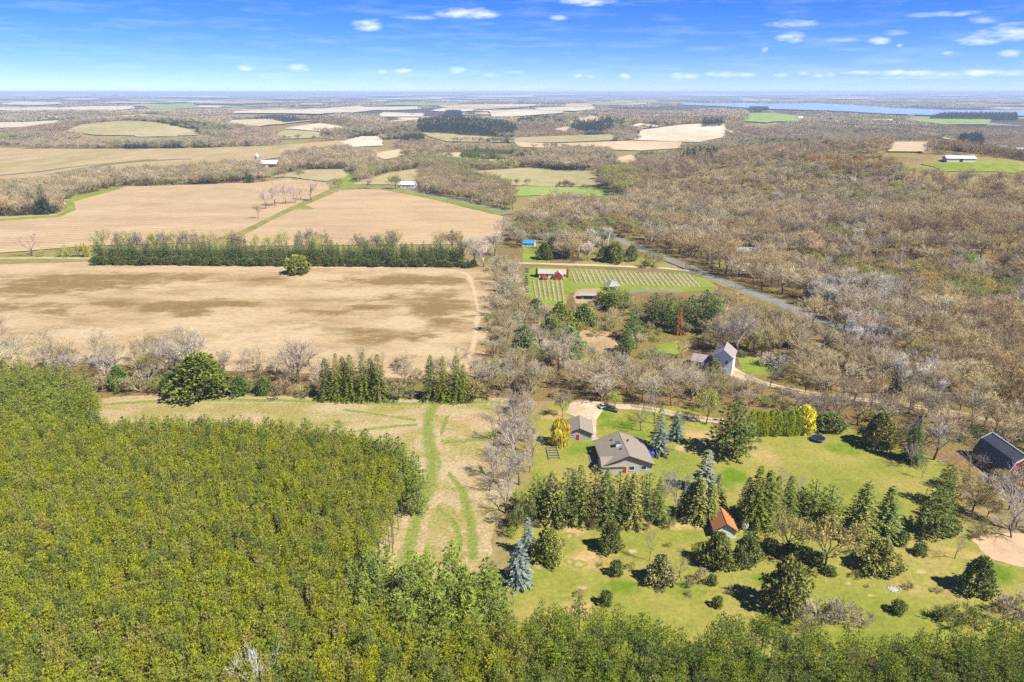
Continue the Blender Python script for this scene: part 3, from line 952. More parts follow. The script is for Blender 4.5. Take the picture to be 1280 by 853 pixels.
area('lawn', lawn_px, 'lawn', .06, grid=2.2, excl=True,
     attrs={'dry': [(735, 700, 45, 16, .75), (720, 665, 30, 10, .8), (840, 655, 60, 9, .7), (700, 520, 30, 8, .6), (880, 560, 30, 14, .6), (940, 575, 45, 12, .6), (960, 600, 40, 12, .35), (1230, 700, 25, 12, .9), (720, 760, 40, 14, .7), (870, 545, 30, 9, .7), (905, 660, 40, 6, .7), (1000, 660, 60, 8, .5), (1120, 735, 70, 14, .35), (680, 760, 30, 20, .5), (800, 660, 40, 8, .5), (1190, 690, 40, 10, .4), (690, 560, 20, 20, .3)],
            'alt': [(780, 733, 30, 11, 1), (915, 595, 18, 12, 1), (905, 605, 20, 16, .7), (1240, 715, 30, 20, .9), (960, 725, 50, 10, .6), (745, 520, 30, 9, .7), (720, 560, 40, 14, .7), (1060, 560, 50, 10, .6), (1040, 690, 60, 14, .5), (780, 530, 40, 8, .7), (860, 740, 50, 20, .4)]})
for i, (px, py, w, h) in enumerate(((711, 671, 10, 5), (713, 686, 7, 3), (724, 706, 11, 5), (712, 702, 7, 4), (727, 735, 12, 5), (675, 708, 12, 6), (850, 560, 14, 8), (1090, 745, 9, 4), (1150, 715, 12, 5), (880, 690, 10, 5), (790, 690, 12, 5), (1060, 730, 9, 3), (940, 770, 12, 4))):
    area('worn_patch', [(px + w * math.cos(a), py + h * math.sin(a)) for a in np.linspace(0, 6.28, 15)[:-1]], 'worn_lawn', .085 + .001 * i, jit=.2, excl=False, grid=1.0, attrs={'dry': [(px, py, w * .55, h * .55, 1.0)]})
area('bright_lawn', [(922, 448), (935, 446), (960, 450), (985, 460), (978, 468), (945, 470), (926, 464)], 'bright_grass', .06, jit=.4)
area('bright_lawn', [(820, 432), (850, 425), (866, 430), (860, 440), (835, 446), (820, 442)], 'bright_grass', .06, jit=.4)
area('clearing', [(716, 428), (726, 412), (762, 416), (775, 436), (765, 452), (738, 456), (722, 448)], 'bare_earth', .055, jit=.8)
area('clearing', [(716, 420), (722, 418), (760, 455), (745, 456), (716, 448)], 'verge', .06, jit=.6)
area('vineyard_grass', [(656, 338), (672, 334), (860, 342), (885, 350), (900, 362), (850, 366), (770, 364), (735, 368), (712, 366), (705, 384), (690, 384), (657, 372)], 'bright_grass', .05, jit=.4)
area('bare_earth_yard', [(716, 372), (722, 362), (752, 360), (760, 366), (745, 378), (720, 380)], 'bare_earth', .06, jit=.5)
area('verge', [(700, 334), (760, 318), (800, 322), (852, 330), (856, 337), (760, 333)], 'verge', .05, jit=.5)
area('house_lawn', [(652, 330), (654, 306), (690, 306), (688, 328)], 'bright_grass', .05, jit=.5)
strip('gravel_lane', [(640, 329), (652, 329.3), (700, 330.5), (760, 332.5), (820, 335), (862, 338.5)], 4.2, 'gravel', .08)
strip('road_verge', [(744, 287), (775, 300), (836, 325), (905, 353), (968, 377), (1010, 393)], 10.5, 'verge', .05, jit=.8, clear=8)
strip('paved_road', [(744, 287), (775, 300), (836, 325), (905, 353), (968, 377), (1010, 393), (1060, 412)], 7.0, 'asphalt', .1, jit=.02)
strip('farm_lane', [(850, 366), (815, 363), (785, 366)], 3.2, 'asphalt', .07)
# driveway: yard, loop and the long lane east
area('gravel_yard', [(708, 516), (712, 504), (722, 499), (745, 502), (770, 506), (768, 513), (752, 513), (745, 525), (744, 545), (738, 545), (738, 528), (722, 524)], 'gravel', .085, jit=.3)
strip('gravel_lane', [(752, 509), (790, 509), (830, 515), (870, 523), (905, 527)], 3.6, 'gravel', .095)
strip('garden_path', [(738, 540), (744, 548), (752, 552)], 1.3, 'concrete', .1, jit=.03, step=1)
strip('garden_path', [(722, 549), (735, 550), (748, 549.5)], .9, 'concrete', .105, jit=.02, step=1)
strip('gravel_lane', [(905, 460), (930, 470), (960, 481), (1000, 490), (1050, 497), (1110, 503), (1170, 512), (1230, 523), (1300, 540)], 3.0, 'gravel', .06, jit=.35)
area('gravel_yard', [(902, 462), (912, 456), (930, 466), (945, 474), (935, 478), (912, 470)], 'gravel', .065, jit=.3)
area('sand_pit', [(1216, 676), (1220, 669), (1240, 667), (1290, 666), (1310, 712), (1268, 707), (1244, 699), (1226, 690)], 'sand', .09, jit=1.2)
strip('lane_median', [(905, 460), (930, 470), (960, 481), (1000, 490), (1050, 497), (1110, 503), (1170, 512), (1230, 523), (1300, 540)], .7, 'verge', .075, jit=.3, reg=False)
strip('lane_median', [(790, 509), (830, 515), (870, 523), (905, 527)], .7, 'verge', .11, jit=.3, reg=False)
strip('lane_median', [(-90, 325), (0, 323.2), (60, 322.6), (118, 323.5)], .8, 'verge', .085, jit=.3, reg=False)
area('meadow_east', [(1150, 520), (1290, 545), (1360, 600), (1230, 560)], 'verge', .045, jit=1.0, excl=False)
strip('road_verge', [(440, 233), (485, 237), (520, 242.5), (575, 254.5), (634, 269)], 17, 'bright_grass', .05, jit=.8, clear=9)
strip('paved_road', [(435, 232), (485, 236), (520, 241), (575, 252.5), (640, 268)], 6.5, 'asphalt', .12, jit=.02)
area('side_verge', [(420, 224), (440, 215), (446, 228), (470, 236), (428, 238)], 'bright_grass', .04, jit=.5)

# --- middle and far fields
far_fields = [
    ('field_marsh', [(-80, 184), (30, 187), (180, 187), (260, 186), (340, 183), (440, 175), (482, 179), (430, 189), (340, 199), (250, 216), (170, 221), (60, 224), (-90, 227)]),
    ('field_olive', [(82, 166), (100, 157), (160, 152), (200, 155), (238, 163), (248, 170), (200, 172), (120, 170)]),
    ('field_pale', [(165, 169), (225, 169), (222, 172), (170, 172)]),
    ('field_pale', [(-60, 155), (30, 154), (100, 150), (130, 147), (100, 152), (40, 160), (-60, 163)]),
    ('field_pale', [(290, 140), (400, 137), (450, 133), (475, 138), (400, 144), (290, 143)]),
    ('field_tan', [(290, 151), (370, 148), (398, 152), (350, 157), (280, 156)]),
    ('field_pale', [(355, 162), (400, 155), (432, 160), (444, 163), (400, 165.5)]),
    ('field_olive', [(342, 172), (356, 163), (400, 166), (402, 173), (345, 175)]),
    ('field_green', [(208, 214), (258, 203), (300, 200), (322, 202), (282, 210), (214, 218)]),
    ('bright_grass', [(326, 218), (342, 209), (354, 208), (350, 215), (336, 222)]),
    ('field_olive', [(338, 223), (380, 213), (434, 212), (434, 222), (408, 227), (362, 222)]),
    ('field_tan', [(455, 194), (500, 187), (518, 192), (482, 200)]),
    ('field_tan', [(512, 197), (575, 191), (645, 196), (637, 203), (560, 201)]),
    ('field_olive', [(443, 231), (480, 218), (522, 211), (528, 224), (512, 233)]),
    ('field_olive', [(560, 216), (600, 214), (660, 210), (742, 214), (756, 231), (640, 232), (600, 225)]),
    ('field_green', [(645, 246), (648, 234), (700, 232), (756, 236), (760, 246), (700, 245)]),
    ('field_pale', [(610, 140), (640, 138), (680, 138), (712, 142), (640, 147), (615, 147)]),
    ('field_pale', [(425, 179), (450, 171), (474, 171), (478, 183), (440, 185)]),
    ('field_olive', [(525, 166), (580, 170), (640, 173), (760, 169), (800, 175), (700, 179), (560, 178)]),
    ('field_tan', [(640, 178), (700, 180), (790, 177), (850, 178), (858, 186), (800, 189), (650, 185)]),
    ('field_pale', [(792, 176), (802, 163), (850, 157), (906, 155), (908, 172), (872, 179)]),
    ('field_tan', [(690, 163), (710, 159), (722, 164), (700, 168)]),
    ('field_tan', [(720, 153), (735, 144), (750, 147), (753, 153), (735, 156)]),
    ('bright_grass', [(796, 194), (815, 190), (872, 188), (872, 194), (820, 199)]),
    ('field_tan', [(763, 198), (790, 194), (804, 200), (786, 205), (765, 204)]),
    ('field_green', [(928, 153), (935, 142), (970, 142), (996, 146), (1012, 152), (960, 155)]),
    ('field_tan', [(1108, 191), (1114, 178), (1160, 178), (1200, 176), (1199, 184), (1182, 188), (1150, 191)]),
    ('bright_grass', [(1145, 205), (1200, 203), (1255, 203), (1284, 211), (1272, 218), (1180, 216)]),
    ('field_green', [(1138, 151), (1180, 148), (1238, 150), (1236, 157), (1180, 157)]),
    ('field_tan', [(120, 148), (180, 144), (210, 146), (160, 150)]),
    ('field_green', [(180, 134), (240, 130), (250, 136), (190, 139)]),
    ('field_pale', [(480, 141), (530, 143), (528, 147), (470, 147)]),
    ('field_tan', [(480, 152), (530, 149), (528, 154), (490, 156)]),
    ('field_pale', [(-40, 138), (60, 135), (130, 138), (60, 141)]),
    ('field_pale', [(780, 160), (800, 155), (836, 158), (800, 162)]),
]
for m, px in far_fields:
    o = area('field', px, m, .05, jit=3)
rf = np.random.default_rng(31)
for k in range(95):
    py = 119.5 + 21 * rf.random() ** 1.5
    px = rf.uniform(-40, 1320)
    hw = rf.uniform(12, 55); hh = rf.uniform(.8, 1.9) * (py - 112) / 16
    if px + hw > 815 and py > 124.5:
        continue
    sk = rf.uniform(-.6, .6) * hh
    area('field', [(px - hw, py + sk), (px - hw * .4, py - hh), (px + hw * .9, py - hh * .8 + sk), (px + hw, py + .2 * hh), (px + hw * .3, py + hh), (px - hw * .7, py + hh * .8)], ['field_pale', 'field_tan', 'field_olive', 'field_pale', 'field_green'][k % 5], .05, jit=8)
strip('field_drain', [(-60, 225), (40, 217), (110, 208), (190, 202), (240, 200)], 16, 'wet_meadow', .6, jit=3, step=20, reg=False)
strip('field_drain', [(70, 220), (130, 208), (190, 200.5)], 22, 'wet_meadow', .62, jit=4, step=20, reg=False)
strip('country_road', [(1018, 150.5), (1050, 154), (1082, 160)], 14, 'gravel', .6, clear=22, step=20)
strip('country_road', [(1112, 162), (1145, 167), (1175, 173), (1200, 178)], 14, 'gravel', .6, clear=22, step=20)
strip('country_road', [(905, 163), (925, 170), (950, 175), (985, 177)], 12, 'field_tan', .6, clear=16, step=20)
# lake
mw, tw_, bw_ = new_mat('lake_water')
bw_.inputs['Base Color'].default_value = (.1, .13, .16, 1)
bw_.inputs['Roughness'].default_value = .06
bw_.inputs['Specular IOR Level'].default_value = .6
bump(tw_, bw_, noise_node(tw_, .02, 4), .1, .3)
lake_px = [(836, 131.2), (870, 129.5), (1000, 129.3), (1060, 131), (1097, 133), (1112, 135), (1180, 139), (1330, 139.5), (1360, 146), (1200, 147), (1105, 144), (1030, 139.5), (950, 137), (900, 134)]
LAKE = wpoly(lake_px)
area('lake', lake_px, 'lake_water', .8, jit=20, grid=400)
# ------------------------------------------------------------------ buildings
def prism(M, prof, y0, y1, mat=0):
    """extrude an x-z outline along y"""
    n = len(prof)
    vs = [(x, y0, z) for x, z in prof] + [(x, y1, z) for x, z in prof]
    fs = [tuple(range(n)), tuple(range(2 * n - 1, n - 1, -1))] + [(i, n + i, n + (i + 1) % n, (i + 1) % n) for i in range(n)]
    M.add(vs, fs, mat)

def fix(me):
    bm = bmesh.new(); bm.from_mesh(me)
    bmesh.ops.recalc_face_normals(bm, faces=bm.faces)
    bm.to_mesh(me); bm.free()
    return me

def part(name, M, mats, parent, label=None):
    o = obj(name, fix(M.mesh(name, mats)), parent)
    if label:
        o['label'] = label
    return o

def face_box(face, u, z, w, h, W, Lh, t0, t1):
    if face == 'S': return (u - w / 2, -Lh - t1, z, u + w / 2, -Lh - t0, z + h)
    if face == 'N': return (u - w / 2, Lh + t0, z, u + w / 2, Lh + t1, z + h)
    if face == 'W': return (-W - t1, u - w / 2, z, -W - t0, u + w / 2, z + h)
    return (W + t0, u - w / 2, z, W + t1, u + w / 2, z + h)

def openings(t, W, Lh, windows, doors, framem='trim_white'):
    for (face, u, z, w, h) in windows:
        M = MB(); M.box(*face_box(face, u, z, w, h, W, Lh, -.05, .06))
        f = part('window', M, framem, t)
        M = MB(); M.box(*face_box(face, u, z + .09, w - .18, h - .18, W, Lh, .03, .075))
        part('pane', M, 'glass', f)
        M = MB(); M.box(*face_box(face, u, z - .1, w + .2, .1, W, Lh, -.02, .14))
        part('sill', M, framem, f)
    for (face, u, z, w, h, dm) in doors:
        M = MB(); M.box(*face_box(face, u, z, w + .24, h + .12, W, Lh, -.05, .05))
        f = part('door_frame', M, framem, t)
        M = MB(); M.box(*face_box(face, u, z, w, h, W, Lh, .03, .09))
        part('door', M, dm, f)

def slabs(prof, y0, y1, th=.16):
    """roof covering over an x-z line of points"""
    M = MB()
    top = [(x, z + th) for x, z in prof]
    prism(M, list(prof) + top[::-1], y0, y1)
    return M

def gable(name, label, cat, x, y, rz, w, l, hw, hr, wallm, roofm, ov=.5, windows=(), doors=(), group=None, framem='trim_white', edge='trim_white', plinth=True):
    z = float(terr(x, y))
    t = thing(name, label, cat, (x, y, z), rz, group)
    W, Lh = w / 2, l / 2
    M = MB(); prism(M, [(-W, -.3), (W, -.3), (W, hw), (0, hr - .02), (-W, hw)], -Lh, Lh)
    part('wall', M, wallm, t)
    sl = (hr - hw) / W
    pr = [(-W - ov, hw - ov * sl), (0, hr), (W + ov, hw - ov * sl)]
    r = part('roof', slabs(pr, -Lh - ov, Lh + ov), roofm, t)
    M = slabs([(p, q - .12) for p, q in pr], -Lh - ov - .07, -Lh - ov - .005, .3)
    part('fascia', M, edge, t)
    M = slabs([(p, q - .12) for p, q in pr], Lh + ov + .005, Lh + ov + .07, .3)
    part('fascia', M, edge, t)
    M = MB(); M.tube([(0, -Lh - ov, hr + .15), (0, Lh + ov, hr + .15)], [.09, .09], 6)
    part('ridge_cap', M, roofm, r)
    openings(t, W, Lh, windows, doors, framem)
    SPOTS.append((x, y, max(w, l) * .6 + 1.5))
    d = math.hypot(x, y)
    for q in (8, 16):
        SPOTS.append((x - x / d * q, y - y / d * q, max(w, l) * .5))
    return t, r

def ridge_pose(a, b, z):
    p = P3(a[0], a[1], z); q = P3(b[0], b[1], z)
    d = q - p
    return (p + q) / 2, math.atan2(-d.x, d.y), d.length

# main house: gable to the camera
c, rz, L_ = ridge_pose((787, 571), (773, 540), 5.6)
HOUSE = (c, rz)
t, r = gable('ranch_house', 'large low house with brown-grey shingle roof and pale gable, beside the golden willow', 'house', c.x, c.y, rz, 13.6, L_ - 1.2, 2.9, 5.6, 'wall_grey', 'roof_shingle', .6,
             windows=[('S', -3.6, .95, 1.8, 1.3), ('S', 1.0, .95, 1.6, 1.3), ('S', 4.4, .95, 1.5, 1.3), ('W', 4.5, 1.0, 1.6, 1.2), ('W', -1.5, 1.0, 1.6, 1.2), ('E', -4, 1.0, 1.8, 1.2), ('E', 3, 1.0, 1.8, 1.2)],
             doors=[('S', -1.0, 0, 1.0, 2.1, 'door_red'), ('W', 1.5, 0, .95, 2.05, 'trim_dark')], edge='trim_dark')
def on_roof(x, y, hw, hr, W): return hr - (hr - hw) * abs(x) / W
M = MB(); zz = on_roof(-1.7, 0, 2.9, 5.6, 6.8); M.box(-2.3, -.6, zz - .4, -1.1, .7, zz + 1.1)
ch = part('chimney', M, 'trim_white', t, 'white boxy roof chimney')
M = MB(); M.box(-2.4, -.7, zz + 1.1, -1.0, .8, zz + 1.2); part('chimney_cap', M, 'steel', ch)
for (vx, vy) in ((-2.7, 3.9), (1.5, 2.2), (-1.3, -2.4), (1.9, 3.0)):
    zz = on_roof(vx, vy, 2.9, 5.6, 6.8)
    M = MB(); M.box(vx - .22, vy - .22, zz - .1, vx + .22, vy + .22, zz + .45); part('roof_vent', M, 'trim_dark', t)
# eastern bay of the house with its own cross gable towards the yard
M = MB(); prism(M, [(-2.6, -.1), (2.6, -.1), (2.6, 2.7), (0, 4.1), (-2.6, 2.7)], 0, 6.0)
o = part('wing_wall', M, 'wall_grey', t); o.rotation_euler = (0, 0, R(90)); o.location = (-1.6, -4.6, 0)
o = part('wing_roof', slabs([(-3.0, 2.5), (0, 4.1), (3.0, 2.5)], -.5, 6.3), 'roof_shingle', t); o.rotation_euler = (0, 0, R(90)); o.location = (-1.4, -4.6, .02)
M = MB(); M.box(-9.4, -4.6, -.1, -6.9, 3.6, .25); part('side_deck', M, 'wood_grey', t)
# garage
c, rz, L_ = ridge_pose((725, 535.5), (724, 521), 4.1)
t, r = gable('garage', 'small grey garage with shingle roof, dark eaves and red door, by the gravel yard', 'garage', c.x, c.y, rz, 7.4, max(8.0, L_ - 1), 2.5, 4.1, 'wall_grey', 'roof_shingle', .45,
      windows=[('S', -2.2, 1.35, 1.5, .6)], doors=[('S', -.6, 0, .95, 2.05, 'door_red'), ('N', 0, 0, 4.6, 2.2, 'trim_white')], edge='trim_dark')
# cedar-roofed shed
c, rz, L_ = ridge_pose((909, 656), (900, 634), 4.1)
t, r = gable('garden_shed', 'small white shed with steep orange-brown roof, among dark spruces', 'shed', c.x, c.y, rz, 5.0, L_ - .8, 2.3, 4.1, 'wall_white', 'roof_cedar', .45,
      windows=[('W', 1, 1.0, .8, .8)], doors=[('S', .55, 0, 2.6, 2.0, 'trim_white'), ('S', -1.7, 0, .85, 2.0, 'glass')], edge='trim_dark')
# two-storey white house with wing
c, rz, L_ = ridge_pose((904, 442.5), (908.7, 432.3), 8.2)
t, r = gable('tall_house', 'tall two-storey white house with plum-coloured roof beside a bright green lawn', 'house', c.x, c.y, rz, 7.4, 8.4, 6.9, 9.7, 'wall_pale_blue', 'roof_plum', .35,
      windows=[('S', -1.5, 4.2, .9, 1.2), ('S', 1.5, 4.2, .9, 1.2), ('S', -1.5, 1.2, .9, 1.3), ('E', 1.5, 4.2, .9, 1.2), ('E', -2, 1.2, .9, 1.2), ('E', 2, 1.2, .9, 1.2)], doors=[('S', 1.4, 0, .95, 2.1, 'trim_white')])
M = MB(); M.box(-1.0, .8, 8.6, -.2, 1.7, 10.7); part('chimney', M, 'roof_brown', t)
M = MB(); prism(M, [(-3.2, 0), (3.2, 0), (3.2, 2.6), (0, 4.4), (-3.2, 2.6)], 0, 8.0)
o = part('wing_wall', M, 'wall_white', t); o.rotation_euler = (0, 0, R(90)); o.location = (-3.5, 1.2, 0)
o = part('wing_roof', slabs([(-3.6, 2.45), (0, 4.45), (3.6, 2.45)], -.1, 8.4), 'roof_plum', t); o.rotation_euler = (0, 0, R(90)); o.location = (-3.5, 1.2, 0)
SPOTS.append((c.x - 9, c.y + 1, 7))

# red gambrel barn
c, rz, L_ = ridge_pose((1285, 572), (1240.7, 541.3), 7.6)
def barn():
    z = 0
    t = thing('gambrel_barn', 'red barn with dark metal gambrel roof and white trim at the lawn edge', 'barn', (c.x, c.y, 0), rz)
    Lh = L_ / 2
    prof = [(-4.1, 2.69), (-2.71, 5.85), (0, 7.51), (2.71, 5.85), (4.1, 2.69)]
    M = MB(); prism(M, [(-3.98, -0.237), (3.98, -0.237)] + [(3.98, 2.61), (2.62, 5.73), (0, 7.39), (-2.62, 5.73), (-3.98, 2.61)], -Lh + .4, Lh - .4)
    part('wall', M, 'barn_red', t)
    M = slabs([(-4.51, 1.9), (-2.79, 5.85), (-2.71, 5.93)], -Lh, Lh, .14); r = part('roof', M, 'roof_steel', t)
    M = slabs([(-2.76, 5.89), (0, 7.58), (2.76, 5.89)], -Lh, Lh, .14); part('roof', M, 'roof_steel', t)
    M = slabs([(2.71, 5.93), (2.79, 5.85), (4.51, 1.9)], -Lh, Lh, .14); part('roof', M, 'roof_steel', t)
    M = MB()
    for k in range(int(L_ / .6)):
        yy = -Lh + .3 + k * .6
        M.tube([(-4.46, yy, 2.07), (-2.79, yy, 5.97)], [.03, .03], 4)
        M.tube([(-2.76, yy, 6.02), (0, yy, 7.7)], [.03, .03], 4)
    part('standing_seam', M, 'roof_steel', r)['kind'] = 'stuff'
    M = MB(); M.tube([(0, -Lh, 7.74), (0, Lh, 7.74)], [.16, .16], 6); part('ridge_cap', M, 'trim_white', t)
    for e in (-1, 1):
        M = slabs([(-4.59, 1.66), (-2.83, 5.69), (0, 7.43), (2.83, 5.69), (4.59, 1.66)], e * (Lh + .06) - .05, e * (Lh + .06) + .05, .5); part('trim', M, 'trim_white', t)
    openings(t, 3.98, Lh - .4, [('S', 0, 4.6, 1.1, 1.1), ('W', -5, .9, .8, .8), ('W', 0, .9, .8, .8), ('W', 5, .9, .8, .8)], [('S', 0, 0, 3.0, 2.8, 'barn_red')])
    SPOTS.append((c.x, c.y, 10))
barn()

# vineyard buildings
def flat_pose(px, py): 
    x, y = P(px, py); return x, y
x, y = flat_pose(690, 346)
w_ = pxw(36, x, y)
t, r = gable('winery_barn', 'long barn with cream metal roof and red gabled porch in the vineyard', 'barn', x, y, R(90) - .06, 6.6, w_ * .9, 2.6, 4.3, 'wall_white', 'roof_beige', .4,
             windows=[('W', 6, 1, 1.2, 1.1), ('W', -7, 1, 1.2, 1.1)], doors=[('W', 3, 0, 1.6, 2.1, 'trim_dark')])
M = MB(); prism(M, [(-2.6, 0), (2.6, 0), (2.6, 2.2), (0, 4.6), (-2.6, 2.2)], 0, 4.6)
o = part('porch_gable', M, 'wall_red', t); o.rotation_euler = (0, 0, R(90)); o.location = (-2.8, -3.5, 0)
o = part('porch_roof', slabs([(-3.0, 1.9), (0, 4.65), (3.0, 1.9)], 0, 4.5), 'roof_beige', t); o.rotation_euler = (0, 0, R(90)); o.location = (-2.8, -3.5, .02)
M = MB(); M.tube([(-6.6, 4.6, 0), (-6.6, 4.6, 1.5), (-6.6, 4.6, 2.2)], [2.2, 2.2, 1.0], 12, cap=True); part('fermenter', M, 'wall_red', t)
for e in (-1, 1):
    M = MB(); M.box(-2, e * (w_ / 2 + .6) - .5, 0, 2, e * (w_ / 2 + .6) + .5, 4.4); part('end_tower', M, 'wall_red' if e < 0 else 'trim_dark', t)
x, y = flat_pose(765, 362)
t = thing('gazebo', 'open shelter with grey pyramid roof at the vineyard edge', 'gazebo', (x, y, 0), .3)
M = MB(); M.add([(-3.6, -3.6, 2.6), (3.6, -3.6, 2.6), (3.6, 3.6, 2.6), (-3.6, 3.6, 2.6), (0, 0, 5.4)], [(0, 1, 4), (1, 2, 4), (2, 3, 4), (3, 0, 4), (3, 2, 1, 0)])
part('roof', M, 'roof_grey', t)
for sx in (-3, 3):
    for sy in (-3, 3):
        M = MB(); M.tube([(sx, sy, -.2), (sx, sy, 2.7)], [.12, .12], 6); part('post', M, 'wood_grey', t)
M = MB(); M.box(-3.3, -3.3, 0, 3.3, 3.3, .15); part('deck', M, 'wood_grey', t)
SPOTS.append((x, y, 5))
x, y = flat_pose(735, 373)
gable('open_shed', 'low open shed with grey roof on bare earth below the vineyard', 'shed', x, y, R(86), 4.6, 7.5, 2.2, 3.0, 'wood_grey', 'roof_grey', .5, doors=[('W', 0, 0, 4.6, 1.9, 'trim_dark')])
# houses by the road junction and beyond
x, y = flat_pose(661, 308)
t, r = gable('pool_house', 'white outbuilding with bright blue roof below the brown-roofed house', 'shed', x, y, R(78), 5.5, 8.5, 2.6, 4.4, 'wall_white', 'roof_blue', .3, windows=[('W', 1.5, 1, 1, 1)], doors=[('W', -2, 0, 1, 2, 'trim_white')])
x, y = flat_pose(661, 293)
gable('farmhouse', 'house with reddish-brown roof half hidden by bare trees', 'house', x, y, R(84), 9, 15, 3, 6.2, 'wall_grey', 'roof_brown', .5, windows=[('W', 4, 1, 1.4, 1.3), ('W', -3, 1, 1.4, 1.3)], doors=[('W', 0, 0, 1, 2.1, 'trim_white')])
x, y = flat_pose(933, 318)
gable('woodland_house', 'low grey-roofed house in a gap of the bare hillside wood', 'house', x, y, R(80), 9, 15, 2.8, 4.6, 'wall_white', 'roof_grey', .5, windows=[('W', 4, 1, 1.4, 1.2), ('W', -3, 1, 1.4, 1.2)], doors=[('W', 0, 0, 1, 2.1, 'trim_white')])
for q in (22, 30, 38):
    SPOTS.append((x - x / math.hypot(x, y) * q, y - y / math.hypot(x, y) * q, 9.5))
area('gravel_yard', [(918, 326), (936, 323), (944, 332), (930, 340), (920, 334)], 'gravel', .09, jit=.4)
x, y = flat_pose(511, 234)
gable('roadside_house', 'white house with white roof beside the road between bare trees', 'house', x, y, R(80), 11, 17, 3.2, 6.0, 'wall_white', 'roof_white', .5, windows=[('W', 4, 1, 1.6, 1.4), ('W', -3, 1, 1.6, 1.4)], doors=[('W', 0, 0, 1.1, 2.1, 'trim_dark')])
# far farmstead with silo
x, y = flat_pose(338, 209)
gable('dairy_barn', 'red barn with white roof next to a pale silo, far across the fields', 'barn', x, y, R(84), 14, 24, 5, 9.5, 'barn_red', 'roof_white', .5, doors=[('W', 2, 0, 4, 3.4, 'trim_white')])
x, y = flat_pose(323, 209)
t = thing('silo', 'tall pale concrete silo with domed cap beside the far red barn', 'silo', (x, y, float(terr(x, y))))
M = MB(); M.tube([(0, 0, -.5), (0, 0, 15)], [3, 3], 16); part('shaft', M, 'concrete', t)
M = MB(); M.tube([(0, 0, 15.0), (0, 0, 16.3), (0, 0, 17.4), (0, 0, 17.9)], [3.05, 2.6, 1.4, .1], 16); part('dome', M, 'roof_white', t)
M = MB(); M.tube([(3.3, 0, 0), (3.3, 0, 15)], [.35, .35], 6); part('chute', M, 'steel', t)
SPOTS.append((x, y, 25))
# white sheds and houses farther off
for (px, py, w, l, hw, hr, rm, nm, lb, ct) in (
        (1198, 202, 9, 26, 3.2, 5.2, 'roof_white', 'poultry_shed', 'long white shed behind the bright green field', 'shed'),
        (1208, 187.5, 12, 24, 4, 7, 'roof_white', 'farm_shed', 'white-roofed shed beneath the dark conifer block', 'shed'),
        (1247, 188, 16, 30, 4, 8, 'roof_grey', 'farm_shed', 'grey-roofed shed next to the dark conifer block', 'shed'),
        (1272, 190, 14, 26, 4, 7, 'roof_white', 'farm_shed', 'white shed with green paddock behind the hillside wood', 'shed'),
        (1101, 153, 22, 70, 6, 10, 'roof_white', 'warehouse', 'long white warehouse in the far woods below the lake', 'warehouse'),
        (1000, 149, 14, 20, 6, 10, 'roof_white', 'village_house', 'pale house on the ridge beside the far green field', 'house'),
        (1009, 150, 14, 20, 6, 10, 'roof_grey', 'village_house', 'grey-roofed house on the ridge beside the far green field', 'house')):
    x, y = flat_pose(px, py)
    x, y = P(px, py)
    gable(nm, lb, ct, x, y, R(86), w, l, hw, hr, 'wall_white', rm, .6, doors=[('W', 0, 0, 3, 3, 'trim_dark')])
    SPOTS.append((x - 5, y - l * .6 - 20, l * .9))
rngB = np.random.default_rng(8)
for k in range(34):
    px = rngB.uniform(590, 780) if k < 24 else rngB.choice([500, 930, 1120, 1220, 60]) + rngB.normal() * 25
    py = rngB.uniform(124, 135) if k < 24 else rngB.uniform(140, 146)
    x, y = P(px, py)
    d = math.hypot(x, y)
    s = d / 6000
    gable('town_building', 'small pale building of the distant town below the horizon', 'building', x, y, rngB.uniform(0, 3), 16 * s, rngB.uniform(18, 50) * s, 7 * s, 11 * s, 'wall_grey', ['roof_grey', 'roof_brown', 'roof_beige'][k % 3], .6, group='buildings of the distant town')

# ------------------------------------------------------------------ yard things
def lathe(M, prof, n=16, mat=0):
    M.tube([(0, 0, z) for r, z in prof], [max(r, .001) for r, z in prof], n, mat)
x, y = P(1022, 551)
t = thing('trampoline', 'round black trampoline on the big lawn', 'trampoline', (x, y, .06))
M = MB(); M.tube([(0, 0, .86), (0, 0, .9)], [1.95, 1.95], 24, cap=True); part('jumping_mat', M, 'black_rubber', t)
M = MB()
ring = [Vector((2.1 * math.cos(a), 2.1 * math.sin(a), .92)) for a in np.linspace(0, 2 * math.pi, 25)]
M.tube(ring, [.1] * 25, 6); part('pad', M, 'tarp_blue', t)
for k in range(4):
    a = k * math.pi / 2 + .4
    M = MB(); M.tube([(2.1 * math.cos(a - .25), 2.1 * math.sin(a - .25), .88), (2.1 * math.cos(a - .2), 2.1 * math.sin(a - .2), 0), (2.1 * math.cos(a + .2), 2.1 * math.sin(a + .2), 0), (2.1 * math.cos(a + .25), 2.1 * math.sin(a + .25), .88)], [.03] * 4, 5); part('leg', M, 'steel', t)
# open picnic shelter
x, y = P(882, 597)
t = thing('picnic_shelter', 'tiny open shelter with flat white roof on posts', 'shelter', (x, y, .06), .15)
M = MB(); prism(M, [(-1.6, 2.0), (1.6, 2.2), (1.6, 2.35), (-1.6, 2.15)], -1.2, 1.2); part('roof', M, 'roof_white', t)
for sx in (-1.4, 1.4):
    for sy in (-1, 1):
        M = MB(); M.box(sx - .06, sy - .06, -.1, sx + .06, sy + .06, 2.05); part('post', M, 'wood_grey', t)
M = MB(); M.box(-1.2, .4, .1, 1.2, .9, .9); part('bench', M, 'wood_grey', t)
